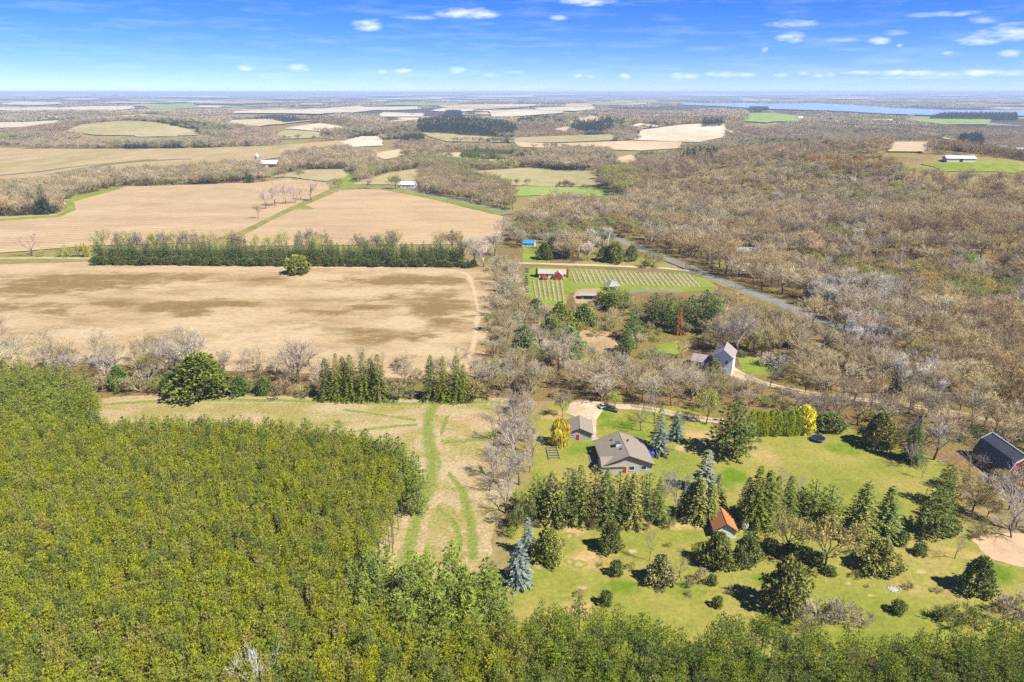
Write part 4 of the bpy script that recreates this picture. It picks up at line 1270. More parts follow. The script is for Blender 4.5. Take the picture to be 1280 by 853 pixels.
# white tank by the shed
x, y = P(931, 662)
t = thing('water_tank', 'round white tank standing beside the orange-roofed shed', 'tank', (x, y, .06))
M = MB(); lathe(M, [(0, 0), (.75, 0), (.8, .3), (.8, 1.3), (.55, 1.65), (0, 1.75)]); part('vessel', M, 'roof_white', t)
M = MB(); lathe(M, [(0, 1.7), (.22, 1.7), (.22, 1.85), (0, 1.9)], 10); part('lid', M, 'steel', t)
# beehive-like white box on the garden edge
x, y = P(652, 578)
t = thing('white_hive', 'small white upright box at the foot of the bare hedgerow', 'hive', (x, y, .06), .3)
M = MB(); M.box(-.5, -.5, .2, .5, .5, 1.5); part('body', M, 'trim_white', t)
M = MB(); M.box(-.58, -.58, 1.5, .58, .58, 1.64); part('lid', M, 'roof_grey', t)
for sx in (-.4, .4):
    M = MB(); M.box(sx - .08, -.45, -.1, sx + .08, .45, .2); part('foot', M, 'wood_grey', t)
# wooden garden frame below the willow
x, y = P(691, 566)
t = thing('garden_ladder', 'weathered wooden ladder-like frame on the grass below the golden willow', 'frame', (x, y, .06), .06)
for sx in (-1.6, 1.6):
    M = MB(); M.box(sx - .1, -4, .05, sx + .1, 3, .35); part('rail', M, 'wood_grey', t)
for k in range(5):
    M = MB(); M.box(-1.6, -3.6 + k * 1.5, .32, 1.6, -3.4 + k * 1.5, .5); part('rung', M, 'wood_grey', t)
# grill
x, y = P(737, 568)
t = thing('kettle_grill', 'small dark grill alone on the grass beside the house', 'grill', (x, y, .06))
M = MB(); lathe(M, [(0, .6), (.3, .68), (.38, .9), (.3, 1.12), (0, 1.2)], 12); part('kettle', M, 'trim_dark', t)
for k in range(3):
    a = k * 2.09
    M = MB(); M.tube([(.2 * math.cos(a), .2 * math.sin(a), .7), (.42 * math.cos(a), .42 * math.sin(a), 0)], [.025, .025], 5); part('leg', M, 'steel', t)
# blue canopy beside the house
hc, hz = HOUSE
v = Vector((8.6, 3.2, 0)); v.rotate(Matrix.Rotation(hz, 3, 'Z'))
t = thing('covered_boat', 'boat-shaped load under a blue cover against the house wall', 'boat', (hc.x + v.x, hc.y + v.y, 0), hz)
M = MB(); M.add([(-1, -2, .5), (1, -2, .5), (1, 1.2, .5), (0, 2.4, .6), (-1, 1.2, .5), (-1.05, -2, 1.3), (1.05, -2, 1.3), (1.05, 1.2, 1.35), (0, 2.6, 1.5), (-1.05, 1.2, 1.35), (0, -2, 1.75), (0, 1.2, 1.85)],
      [(4, 3, 2, 1, 0), (0, 1, 6, 5), (1, 2, 7, 6), (2, 3, 8, 7), (3, 4, 9, 8), (4, 0, 5, 9), (5, 6, 10), (6, 7, 11, 10), (7, 8, 11), (8, 9, 11), (9, 5, 10, 11)])
part('cover', M, 'tarp_blue', t)
for sx in (-.7, .7):
    M = MB(); M.tube([(sx - .1, -.4, .3), (sx + .1, -.4, .3)], [.3, .3], 12, cap=True); part('wheel', M, 'black_rubber', t)
M = MB(); M.tube([(0, 0, .45), (0, 3.2, .45)], [.06, .06], 5); part('drawbar', M, 'steel', t)

def car(x, y, rz, body, label, long=4.6, truck=False):
    t = thing('parked_car', label, 'car', (x, y, .1), rz, None)
    h = long / 2
    M = MB(); prism(M, [(-h, .35), (h, .35), (h, .75), (h * .55, .95), (-h * .95, .98), (-h, .8)], -.88, .88); b = part('body', M, body, t)
    M = MB(); prism(M, [(h * .5, .94), (h * .18, 1.5), (-h * (.1 if truck else .7), 1.52), (-h * (.15 if truck else .92), .96)], -.76, .76); part('cabin', M, 'glass', t)
    M = MB(); prism(M, [(h * .2, 1.47), (h * .16, 1.56), (-h * (.1 if truck else .68), 1.58), (-h * (.12 if truck else .72), 1.49)], -.74, .74); part('roof', M, body, t)
    for sx in (-.62, .62):
        for sy in (-.8, .8):
            M = MB(); M.tube([(sx * h, sy - .1, .33), (sx * h, sy + .1, .33)], [.33, .33], 12, cap=True); w = part('wheel', M, 'black_rubber', t)
            M = MB(); M.tube([(sx * h, sy - .105, .33), (sx * h, sy + .105, .33)], [.18, .18], 8, cap=True); part('rim', M, 'steel', w)
    for sy in (-.6, .6):
        M = MB(); M.box(h - .06, sy - .16, .62, h + .02, sy + .16, .76); part('headlight', M, 'trim_white', t)
    SPOTS.append((x, y, 3))
x, y = P(757, 510); car(x, y, .35, 'car_silver', 'silver car parked at the end of the gravel yard')
x, y = P(765, 514); car(x, y, -.5, 'car_dark', 'dark car parked on grass under the light green tree')
# stone ring
x, y = P(1117, 737)
t = thing('fire_ring', 'ring of grey stones in the open grass', 'fire ring', (x, y, .06))
for k in range(11):
    a = k * 2 * math.pi / 11
    M = MB(); s = .28 + .1 * math.sin(k * 3.1)
    M.add([(s * p, s * q, s * r * .8) for p, q, r in ((1, 0, 0), (-1, 0, 0), (0, 1, 0), (0, -1, 0), (0, 0, 1), (.6, .6, .5), (-.6, .5, .6))], [(0, 2, 5), (0, 5, 4), (5, 2, 4), (2, 1, 6), (2, 6, 4), (6, 1, 4), (1, 3, 4), (3, 0, 4)])
    o = part('stone', M, 'stone', t); o.location = (1.3 * math.cos(a) * (1 + .1 * math.sin(k * 7)), 1.0 * math.sin(a), 0)
M = MB(); M.tube([(0, 0, 0), (0, 0, .05)], [.9, .7], 10, cap=True); part('ash', M, 'concrete', t)
# fallen trunk pieces
for (px, py, l, a, lb) in ((1180, 577, 4, .1, 'weathered log lying on the lawn below a bare tree'), (1023, 540, 2.6, 1.0, 'pale log end sticking up beside the yellow tree'), (884, 712, 5, .4, 'grey log lying under the shrubs near the shed')):
    x, y = P(px, py)
    t = thing('fallen_log', lb, 'log', (x, y, .2), a)
    M = MB(); M.tube([(-l / 2, 0, .05), (0, .12, .05), (l / 2, 0, .15)], [.2, .18, .13], 7, cap=True); part('stem', M, 'wood_grey', t)
    M = MB(); M.tube([(l * .2, 0, .1), (l * .32, .5, .4)], [.07, .04], 5); part('branch_stub', M, 'wood_grey', t)

# utility poles
def pole(px, py, h, place):
    x, y = P(px, py)
    t = thing('utility_pole', 'wooden utility pole with crossarm ' + place, 'utility pole', (x, y, float(terr(x, y))), 0.6, 'roadside utility poles')
    M = MB(); M.tube([(0, 0, -.5), (0, 0, h)], [.2, .13], 6); part('mast', M, 'wood_grey', t)
    M = MB(); M.box(-1.2, -.07, h - .9, 1.2, .07, h - .74); part('crossarm', M, 'wood_grey', t)
for px, py in ((501, 238), (535, 247), (569, 254.5), (606, 264)):
    pole(px, py, 12, 'along the road past the white house')
for px, py in ((797, 312), (857, 338), (919, 363)):
    pole(px, py, 11, 'along the road past the vineyard')

# vineyard rows
def row_mesh(L, seed):
    rng = np.random.default_rng(seed)
    Mp, Mv = MB(), MB()
    n = int(L / 1.6)
    for k in range(n):
        yy = k * 1.6 + .4
        Mv.tube([(0, yy, 0), (rng.normal() * .06, yy, .9)], [.05, .035], 4, 0, .4)
        for j in range(10):
            Mv.tri(Vector((rng.normal() * .12, yy + rng.uniform(-.8, .8), .85 + rng.uniform(0, .3))), Vector((rng.normal() * .35, rng.normal() * .6, 1)), rng.uniform(.5, 1.0), .07, rng)
    Mv.tube([(0, 0, .9), (0, L * .5, .95), (0, L, .9)], [.045] * 3, 4, 0, .5)
    Mv.tube([(0, 0, 1.6), (0, L, 1.6)], [.02] * 2, 3, 0, .5)
    return Mv.mesh('vine', 'twigs')
post_m = MB(); post_m.box(-.07, -.07, -.2, .07, .07, 1.9); post_me = post_m.mesh('post', 'wood_grey')
soil_cache = {}
def vine_row(a, b, label, group, k):
    x0, y0 = P(*a); x1, y1 = P(*b)
    L = math.hypot(x1 - x0, y1 - y0)
    t = thing('vine_row', label, 'vine row', (x0, y0, .06), math.atan2(-(x1 - x0), y1 - y0), group)
    obj('vine', row_mesh(L, k), t, color=(.36, .32, .26))
    M = MB(); M.add([(-.46, 0, .02), (.46, 0, .02), (.5, L, .02), (-.5, L, .02)], [(0, 1, 2, 3)]); part('soil_strip', M, 'field_tan', t)
    for j in range(int(L / 7) + 1):
        obj('post', post_me, t, (0, min(L, j * 7), 0))
k = 0
for i in range(25):
    f = i / 24
    a = (721 + f * 155, 354 + f * 5 + .5); b = (713.5 + f * 147, 336.5 + f * 7)
    vine_row(a, b, 'row of bare grapevines on posts in the wide vineyard block along the lane', 'vine rows along the lane', 100 + i)
for i in range(7):
    f = i / 6
    a = (671 + f * 35, 372 + f * 7); b = (667 + f * 34.5, 350 + f * .5)
    vine_row(a, b, 'row of bare grapevines on posts in the small block below the cream-roofed barn', 'vine rows below the barn', 200 + i)
# brush bales along the vineyard fence
for i in range(13):
    px = 658.5 + .15 * math.sin(i); py = 335.5 + i * 2.75
    x, y = P(px, py)
    t = thing('brush_bundle', 'dark bundle of prunings in the line beside the small vine block', 'brush pile', (x, y, .06), i * .7, 'brush bundles beside the vineyard')
    M = MB(); rr = np.random.default_rng(i)
    for j in range(26):
        M.tube([(rr.normal() * .35, -1 + rr.normal() * .2, .25 + abs(rr.normal()) * .3), (rr.normal() * .35, 1 + rr.normal() * .2, .25 + abs(rr.normal()) * .3)], [.06, .03], 3)
    part('sticks', M, 'bark' if i % 3 else 'pale_bark', t)
# ------------------------------------------------------------------ trees
rngT = np.random.default_rng(77)
TREES = []      # dicts; the largest in view become things, the rest one mass per kind
KIND = {   # shape -> (object name, category, short description)
    'bare': ('bare_tree', 'bare tree'), 'sparse': ('bare_tree', 'bare tree'), 'aspen': ('aspen_tree', 'aspen tree'), 'bud': ('budding_tree', 'budding tree'),
    'bush': ('shrub', 'shrub'), 'redpine': ('red_pine', 'pine tree'), 'gardenpine': ('garden_pine', 'pine tree'), 'whitepine': ('white_pine', 'pine tree'), 'spruce': ('spruce_tree', 'spruce tree'),
    'bluespruce': ('blue_spruce', 'spruce tree'), 'cedar': ('cedar_tree', 'cedar tree'), 'column': ('arborvitae', 'hedge tree'), 'ball': ('evergreen_bush', 'bush'), 'willow': ('golden_willow', 'willow tree'), 'blossom': ('flowering_tree', 'flowering tree'), 'snag': ('dead_tree', 'dead tree')}
TB = .92     # twigs read darker than their buds
GREY, BROWN, TAN, OLIVE, PLUM, ORANGE, PALE = (.43, .36, .23), (.36, .26, .135), (.47, .37, .2), (.38, .33, .11), (.36, .27, .18), (.44, .22, .07), (.5, .45, .37)
BUDY, BUDG, BUDO, RUST = (.42, .40, .09), (.33, .40, .09), (.44, .33, .1), (.46, .2, .06)
NB = 1.5     # raises every needle colour below evenly; conifers render too dark without it
RP, WP, SP, BS, CD, AV = (.176, .186, .017), (.14, .175, .028), (.1, .115, .018), (.115, .14, .122), (.10, .115, .03), (.29, .33, .03)

def group_plantation(g):
    return bool(g) and ('of the plantation' in g or 'windbreak' in g)

def tree(shape, x, y, H, W, color, label, group=None, lone=False, rot=None, var=None):
    if shape not in BARK_KINDS and shape != 'willow':
        color = tuple(NB * c for c in color)
    if shape in ('cedar', 'ball'):
        color = (color[0] * 1.02, color[1] * 1.12, color[2])
    elif shape in ('bare', 'sparse', 'bush'):
        color = tuple((TB if shape != 'sparse' else .78) * c for c in color)
    if shape in ('spruce', 'redpine', 'whitepine', 'gardenpine', 'column', 'cedar') and not group_plantation(group):
        W *= 1.18
    TREES.append(dict(shape=shape, x=x, y=y, z=float(terr(x, y)), H=H, W=W, c=color, label=label, group=group, lone=lone, rot=rngT.uniform(0, 6.28) if rot is None else rot, var=int(rngT.integers(99)) if var is None else var))

def lone(shape, px, py, ty, w, color, label, group=None, var=None):
    x, y = P(px, py)
    H = height_at(x, y, float(terr(x, y)), ty)
    tree(shape, x, y, max(.8, H), max(.6, pxw(w, x, y)), color, label, group, True, var=var)

def clear(x, y, fields=True, spots=True, lines=True):
    ok = np.ones(np.shape(x), bool)
    if fields:
        for F in FIELDS:
            ok &= ~inside(F, x, y)
    if lines:
        for L, c in LINES:
            lo = L.min(0) - c; hi = L.max(0) + c
            m = ok & (x > lo[0]) & (x < hi[0]) & (y > lo[1]) & (y < hi[1])
            if m.any():
                ok[m] &= line_dist(L, x[m], y[m]) > c
    if spots:
        for sx, sy, r in SPOTS:
            ok &= np.hypot(x - sx, y - sy) > r
    return ok

def points(W, spacing, jitter=.38, fields=True, spots=True, lines=True, keep=1.0, rot=0.0):
    lo, hi = W.min(0), W.max(0)
    gx, gy = np.meshgrid(np.arange(lo[0], hi[0], spacing), np.arange(lo[1], hi[1], spacing))
    gx = gx + (np.arange(gx.shape[0]) % 2)[:, None] * spacing * .5
    gx = (gx + rngT.uniform(-jitter, jitter, gx.shape) * spacing).ravel()
    gy = (gy + rngT.uniform(-jitter, jitter, gy.shape) * spacing).ravel()
    ok = inside(W, gx, gy)
    if keep < 1:
        ok &= rngT.uniform(size=gx.shape) < keep
    gx, gy = gx[ok], gy[ok]
    ok = clear(gx, gy, fields, spots, lines)
    return gx[ok], gy[ok]

def stand(px, spacing, mix, place, group, z=8.0, cluster=False, **kw):
    """mix: (weight, shape, colour, (Hmin, Hmax), spread/height, description)"""
    W = wpoly(px, z) if z is not None else np.array(px)
    xs, ys = points(W, spacing, **kw)
    w = np.array([m[0] for m in mix], float); w /= w.sum()
    if cluster:
        # neighbours tend to be of one kind, as in self-sown woods
        q = np.sin(xs * .031 + 1.9 * np.sin(ys * .017 + 1)) + np.sin(ys * .027 + 1.6 * np.sin(xs * .021)) + .7 * np.sin(xs * .09 + ys * .06) + rngT.normal(size=len(xs)) * .75
        rk = np.argsort(np.argsort(q)) / max(len(xs), 1)
        pick = np.minimum(np.searchsorted(np.cumsum(w), rk), len(mix) - 1)
    else:
        pick = rngT.choice(len(mix), size=len(xs), p=w)
    for x, y, k in zip(xs, ys, pick):
        _, shape, col, (h0, h1), ratio, desc = mix[k]
        H = rngT.uniform(h0, h1)
        tree(shape, float(x), float(y), H, H * ratio * rngT.uniform(.85, 1.18), col, desc + ' ' + place, desc.split(' with ')[0] + 's ' + group)

B_ = [(2.5, 'bare', BROWN, (13, 18), 1.08, 'bare brown-twigged tree'), (2.5, 'bare', TAN, (13, 18), 1.08, 'bare tan-twigged tree'), (3, 'bare', GREY, (13, 18), 1.08, 'bare grey-twigged tree'),
      (1.2, 'bare', PLUM, (13, 18), 1.05, 'bare dull plum-twigged tree'), (1.6, 'bud', OLIVE, (10, 15), 1.05, 'tree in dull olive bud'), (.7, 'bud', BUDO, (10, 15), 1.05, 'tree in ochre bud')]

# --- the red pine plantation and its neighbours
pl = [(-140, 522), (0, 521), (60, 519), (200, 523), (330, 526), (440, 536), (490, 556), (505, 590), (498, 625), (475, 670), (432, 700), (438, 752), (520, 768), (636, 772), (690, 752), (740, 752), (775, 758), (830, 782), (858, 792), (880, 775), (930, 764), (985, 777), (1085, 792), (1180, 788), (1290, 772), (1420, 770), (1500, 1100), (-330, 1100)]
stand(pl, 2.3, [(6, 'redpine', RP, (11.5, 14.0), .24, 'yellow-green pine crown'), (2, 'redpine', (.12, .145, .02), (11.6, 14.2), .24, 'darker green pine crown'), (.8, 'redpine', (.2, .185, .04), (11.8, 13.4), .22, 'straw-tinged pine crown')],
      'packed into the plantation canopy', 'of the plantation', z=11.5, fields=False, jitter=.3)
for t in TREES:
    if t['x'] > 2:      # the eastern rows are a deeper green
        t['c'] = (t['c'][0] * .72, t['c'][1] * .84, t['c'][2])
stand([(-120, 523), (60, 520), (200, 524), (330, 527), (440, 537), (448, 549), (330, 540), (200, 536), (60, 532), (-120, 536)], 4.4, [(1, 'whitepine', (.13, .165, .028), (12, 15), .4, 'lush green pine')], 'along the plantation edge facing the meadow strip', 'along the plantation edge', z=11.5, fields=False)
stand([(-120, 462), (0, 455), (60, 458), (112, 470), (116, 500), (70, 520), (-140, 524)], 3.4, [(4, 'gardenpine', (.15, .17, .022), (10, 13), .4, 'bushy green pine'), (2, 'whitepine', (.12, .15, .025), (9, 12), .5, 'broad soft-needled pine')],
      'in the block beside the meadow strip', 'of the block by the meadow strip', z=9, fields=False)
stand([(432, 705), (455, 688), (520, 682), (600, 690), (632, 720), (638, 745), (600, 768), (520, 766), (440, 750)], 4.3, [(1, 'whitepine', WP, (12.5, 16), .42, 'blue-green tall pine')], 'clustered at the foot of the meadow trails', 'below the meadow trails', z=12, fields=False, spots=False, lines=False)
stand([(452, 545), (490, 540), (518, 570), (520, 600), (500, 606), (486, 575), (455, 556)], 4.2, [(1, 'whitepine', (.125, .16, .028), (12, 15), .42, 'deep green layered pine')], 'on the plantation corner beside the meadow trails', 'at the plantation corner', z=11, fields=False, spots=False, lines=False)
lone('snag', 328, 890, 800, 58, (.62, .58, .55), 'dead pale grey leafless tree standing inside the pine plantation')
lone('bud', 72, 600, 565, 26, (.4, .33, .12), 'single straw-brown tree breaking the pine canopy')
lone('bush', 470, 790, 752, 46, (.38, .3, .15), 'brownish bare thicket between blue-green and yellow-green pines')

# --- tree line between meadow and strip
stand([(-60, 432), (60, 425), (110, 430), (250, 425), (262, 440), (120, 462), (-60, 462)], 7.5, [(3, 'bare', GREY, (11, 15), .9, 'bare grey-twigged tree'), (2, 'sparse', (.46, .4, .34), (11, 15), .95, 'open-branched bare tree'), (2, 'bare', TAN, (10, 14), .9, 'bare tan-twigged tree'), (1, 'bud', (.38, .31, .12), (9, 12), .95, 'tree in ochre bud')],
      'in the tree line below the dry meadow', 'of the tree line below the meadow', z=7, fields=False)
stand([(262, 446), (430, 452), (600, 454), (604, 478), (440, 482), (300, 478)], 6.5, [(3, 'bush', (.36, .29, .16), (3, 5), 1.4, 'leafless shrub'), (2, 'sparse', (.44, .36, .26), (7, 11), .95, 'open-branched bare tree'), (2, 'bare', (.42, .35, .24), (7, 11), .95, 'bare grey-twigged tree'), (1, 'bush', (.26, .28, .09), (3, 5), 1.4, 'green-flushed shrub')], 'along the hedge around the spruce groups', 'around the spruce groups', z=2, fields=False)
lone('cedar', 254, 493, 440, 66, (.105, .115, .025), 'very broad dense cedar in the tree line below the dry meadow')
for px, py, ty, w in ((215, 491, 464, 28), (300, 493, 468, 26), (150, 485, 456, 24), (330, 492, 470, 22)):
    lone('cedar', px, py, ty, w, (.1, .13, .03), 'small dark green cedar in the hedge along the meadow strip', 'cedars of the meadow hedge')
lone('bare', 372, 478, 419, 74, (.36, .29, .22), 'big round-headed bare tree with pale limbs in the meadow hedge')
lone('sparse', 325, 480, 429, 44, TAN, 'bare tree with ochre tips beside the broad cedar')
lone('bare', 240, 470, 408, 60, (.42, .36, .28), 'bare tree with olive tips rising behind the broad cedar')
lone('sparse', 212, 475, 408, 44, GREY, 'open bare tree behind the broad cedar')
lone('bush', 350, 494, 474, 40, BROWN, 'brown leafless thicket below the round-headed bare tree')
lone('bush', 385, 495, 478, 34, (.3, .3, .1), 'olive thicket beside the spruce group of the meadow hedge')
lone('sparse', 505, 490, 440, 36, TAN, 'bare tree between the two spruce groups')
lone('bush', 500, 498, 470, 42, (.36, .33, .14), 'tangled shrub between the two spruce groups')
lone('bush', 595, 498, 468, 46, (.33, .3, .12), 'tangled shrub at the hedge end beside the spruces')
for px, py, ty, w in ((410, 498, 447, 25), (424, 499, 441, 25), (441, 499, 443, 26), (457, 499, 440, 26), (475, 499, 442, 25), (432, 496, 445, 24), (466, 496, 446, 24)):
    lone('spruce', px, py, ty, w, SP, 'dark spruce in the larger hedge group above the meadow trails', 'spruces of the larger hedge group')
for px, py, ty, w in ((540, 499, 443, 24), (555, 500, 445, 25), (571, 500, 444, 26), (580, 499, 455, 22)):
    lone('spruce', px, py, ty, w, SP, 'dark spruce in the smaller hedge group above the meadow trails', 'spruces of the smaller hedge group')
lone('bare', -2, 445, 384, 40, (.38, .26, .19), 'reddish bare tree at the meadow corner')

# --- hedgerow down the middle
HG = [(3, 'bare', GREY, (9, 14), .95, 'bare grey-twigged tree'), (2, 'bare', (.43, .38, .27), (9, 13), .95, 'bare silvery-tan tree'), (2, 'sparse', TAN, (9, 13), .95, 'open-branched bare tree'), (1.2, 'bud', (.36, .36, .12), (7, 11), .95, 'tree in dull olive bud'), (.6, 'bush', (.3, .32, .1), (3, 5), 1.4, 'green-flushed shrub'), (1, 'bush', TAN, (3, 5), 1.4, 'leafless shrub')]
stand([(612, 318), (648, 318), (652, 372), (690, 385), (716, 420), (718, 445), (612, 445), (614, 385), (622, 350)], 6.2, HG, 'in the middle hedgerow beside the dry meadow', 'of the middle hedgerow', z=6, fields=False, spots=True)
stand([(604, 452), (720, 448), (790, 455), (880, 462), (905, 485), (880, 500), (760, 490), (690, 488), (660, 498), (640, 510), (604, 495)], 6.0, HG, 'in the thicket above the gravel yard', 'of the thicket above the yard', z=4, fields=True)
stand([(618, 510), (655, 500), (672, 520), (662, 585), (646, 640), (640, 672), (612, 655), (606, 600), (616, 560)], 4.6, [(3, 'sparse', (.5, .43, .35), (8, 13), .7, 'thin pale bare tree'), (2, 'bush', (.4, .33, .24), (3, 6), 1.1, 'leafless shrub'), (1, 'bush', (.26, .3, .07), (3, 5), 1.2, 'green-flushed shrub'), (1, 'bare', (.46, .4, .32), (8, 12), .75, 'bare grey-twigged tree')],
      'in the narrow hedge beside the willow', 'of the narrow hedge by the willow', z=3, fields=False)
for px, py, ty, w, c in ((700, 415, 375, 36, (.16, .17, .04)), (690, 432, 395, 34, (.13, .15, .04)), (730, 405, 378, 30, (.15, .18, .05)), (670, 396, 372, 24, (.12, .13, .04)), (655, 438, 405, 28, (.16, .2, .05)), (712, 442, 408, 34, (.17, .2, .08))):
    lone('cedar', px, py, ty, w, c, 'olive cedar mixed into the middle hedgerow below the vineyard', 'cedars of the middle hedgerow')

# --- wooded hillside next to the road
stand([(640, 298), (642, 272), (690, 243), (762, 247), (800, 235), (840, 228), (900, 215), (960, 206), (1060, 205), (1150, 210), (1185, 218), (1290, 224), (1400, 238), (1420, 490), (1280, 478), (1200, 455), (1120, 435), (1050, 410), (1010, 380), (970, 360), (900, 335), (840, 306), (795, 290), (745, 300), (700, 318), (660, 300)], 10.2,
      B_ + [(.5, 'aspen', PALE, (12, 16), .55, 'pale-barked bare tree'), (1.2, 'bud', BUDG, (8, 12), .95, 'tree in bright yellow-green bud')], 'in the hillside wood beyond the paved road', 'of the hillside wood', z=9, cluster=True)
stand([(1000, 196), (1060, 192), (1130, 200), (1120, 212), (1010, 212)], 11, [(1, 'bud', RUST, (12, 15), .95, 'rust-red budding tree'), (1.6, 'bud', BUDO, (12, 15), .95, 'tree in ochre bud')], 'on the crest of the hillside wood', 'on the crest of the wood', z=10)
stand([(1010, 352), (1060, 345), (1125, 352), (1125, 385), (1060, 382), (1015, 372)], 4.8, [(1, 'aspen', PALE, (12, 16), .45, 'white-barked bare tree')], 'in the pale grove behind the road bend', 'of the pale grove behind the road', z=8)
stand([(1040, 400), (1090, 395), (1125, 415), (1110, 432), (1060, 425)], 5.5, [(1, 'aspen', (.52, .48, .42), (10, 14), .5, 'white-barked bare tree')], 'in the pale grove on the slope above the lane', 'of the pale grove above the lane', z=7)
stand([(1098, 448), (1150, 445), (1195, 465), (1188, 485), (1120, 478)], 6, [(1, 'aspen', (.52, .48, .42), (9, 13), .6, 'white-barked bare tree')], 'in the pale grove beside the gravel lane', 'of the pale grove beside the lane', z=6)
# open wood between road and lane
stand([(868, 372), (905, 368), (950, 384), (975, 396), (905, 398), (885, 392)], 5.5, [(2, 'bush', (.4, .34, .2), (3, 5), 1.3, 'leafless shrub'), (2, 'bare', TAN, (5, 8), 1.05, 'small bare tan-twigged tree'), (1, 'bud', (.4, .38, .14), (4, 7), 1.05, 'small tree in olive bud')], 'on the slope just below the paved road', 'just below the paved road', z=2)
OW = [(3, 'bare', TAN, (10, 15), .95, 'bare tan-twigged tree'), (3, 'bare', GREY, (10, 15), .95, 'bare grey-twigged tree'), (1.5, 'sparse', BROWN, (10, 14), 1.0, 'open-branched dark bare tree'), (1.4, 'bud', (.38, .33, .12), (8, 11), 1.0, 'tree in ochre bud'), (1, 'bush', (.36, .33, .12), (3, 5), 1.5, 'olive-flushed shrub'), (.8, 'bush', TAN, (3, 5), 1.5, 'leafless shrub')]
stand([(905, 388), (965, 394), (1000, 408), (1060, 430), (1130, 452), (1200, 472), (1400, 500), (1400, 560), (1280, 532), (1200, 512), (1100, 496), (1010, 485), (985, 470), (985, 448), (930, 440), (905, 445), (880, 420)], 6.0, OW, 'in the open wood between road and gravel lane', 'between road and lane', z=5)
stand([(890, 494), (960, 507), (1010, 505), (1050, 506), (1150, 512), (1280, 535), (1400, 560), (1400, 610), (1280, 590), (1215, 555), (1120, 540), (1060, 530), (1000, 515), (930, 510), (890, 498)], 5.8, [(3, 'sparse', (.3, .25, .19), (10, 14), 1.05, 'dark-limbed spreading bare tree'), (3, 'bare', TAN, (9, 13), 1.0, 'bare tan-twigged tree'), (2, 'bush', (.36, .35, .12), (3, 5), 1.5, 'olive-flushed shrub'), (1, 'bush', TAN, (2.5, 4), 1.6, 'leafless shrub'), (.7, 'bud', (.36, .36, .12), (6, 9), 1.0, 'tree in dull olive bud')], 'south of the gravel lane above the big lawn', 'above the big lawn', z=3)
stand([(878, 488), (925, 483), (1000, 498), (1040, 504), (1000, 512), (930, 512), (890, 504)], 4.6, [(3, 'sparse', (.36, .29, .21), (5, 8.5), 1.1, 'low spreading bare tree'), (2, 'bush', (.36, .32, .16), (2.5, 4), 1.5, 'leafless shrub'), (2, 'bare', (.42, .35, .23), (5, 8), 1.05, 'small bare grey-twigged tree'), (1, 'bush', (.28, .29, .1), (2.5, 4), 1.5, 'green-flushed shrub')], 'between the gravel lane and the arborvitae hedge', 'between lane and arborvitae hedge', z=1)
for i, (px, py, ty, w) in enumerate(((128, 487, 462, 34), (152, 489, 466, 30), (176, 491, 462, 36), (200, 491, 468, 30), (140, 480, 452, 36), (188, 482, 452, 36))):
    lone('bush' if i < 4 else 'sparse', px, py, ty, w, [(.36, .3, .18), (.28, .29, .09)][i % 2] if i < 4 else (.44, .37, .28), ('leafless shrub' if i % 2 == 0 else 'green-flushed shrub') + ' beside the very broad cedar' if i < 4 else 'open bare tree beside the very broad cedar', 'shrubs and bare trees beside the broad cedar')
stand([(1180, 600), (1215, 600), (1250, 600), (1400, 600), (1400, 690), (1290, 668), (1225, 664), (1195, 640)], 7.0, [(2, 'bud', (.42, .34, .13), (6, 9), 1.05, 'tree in ochre bud'), (2, 'sparse', (.5, .45, .4), (7, 10), 1.0, 'pale open-branched bare tree'), (2, 'bush', (.42, .33, .13), (3, 4.5), 1.4, 'ochre-flushed shrub')], 'between the red barn and the sand pit', 'between barn and sand pit', z=2, fields=False)

for px, py, ty, w in ((1262, 612, 590, 34), (1278, 606, 582, 34), (1250, 604, 586, 30), (1290, 618, 588, 36)):
    lone('bud', px, py, ty, w, (.44, .36, .15), 'low ochre budding tree hiding the barn gable', 'low trees hiding the barn gable')
# --- trees round vineyard, white house, road
for px, py, ty, w in ((767, 327, 301, 32), (789, 326, 304, 18), (681, 324, 302, 20), (700, 322, 305, 22), (755, 326, 306, 18), (690, 318, 296, 18)):
    lone('cedar', px, py, ty, w, (.14, .14, .04), 'olive-green cedar on the verge between lane and road', 'cedars of the lane verge')
for px, py, ty, w in ((722, 322, 292, 34), (735, 326, 297, 30), (712, 318, 290, 30), (748, 318, 288, 30), (680, 312, 286, 26)):
    lone('bare', px, py, ty, w, (.5, .44, .33), 'silvery bare tree on the verge between lane and road', 'bare trees of the lane verge')
lone('bud', 816, 334, 312, 30, BUDY, 'round yellow-green tree where the lane meets the road')
lone('bush', 806, 334, 324, 18, (.2, .22, .05), 'low dark bush beside the yellow-green junction tree')
for px, py, ty, w in ((757, 384, 358, 26), (768, 388, 358, 26), (780, 384, 362, 24), (750, 380, 364, 18)):
    lone('whitepine', px, py, ty, w, WP, 'deep green pine in front of the gazebo', 'pines in front of the gazebo')
for px, py, ty, w in ((818, 400, 366, 28), (835, 410, 366, 30), (862, 412, 368, 30), (880, 408, 362, 30), (890, 418, 366, 30), (850, 402, 372, 24)):
    lone('whitepine', px, py, ty, w, (.085, .125, .028), 'deep green pine in the grove below the farm lane', 'pines below the farm lane')
lone('spruce', 848, 418, 384, 13, (.22, .11, .035), 'dead rust-brown conifer in the pine grove')
lone('whitepine', 791, 426, 390, 26, (.085, .14, .04), 'single deep green pine beside the earth clearing')
lone('whitepine', 783, 442, 410, 22, (.085, .13, .04), 'smaller pine just below the earth clearing pine')
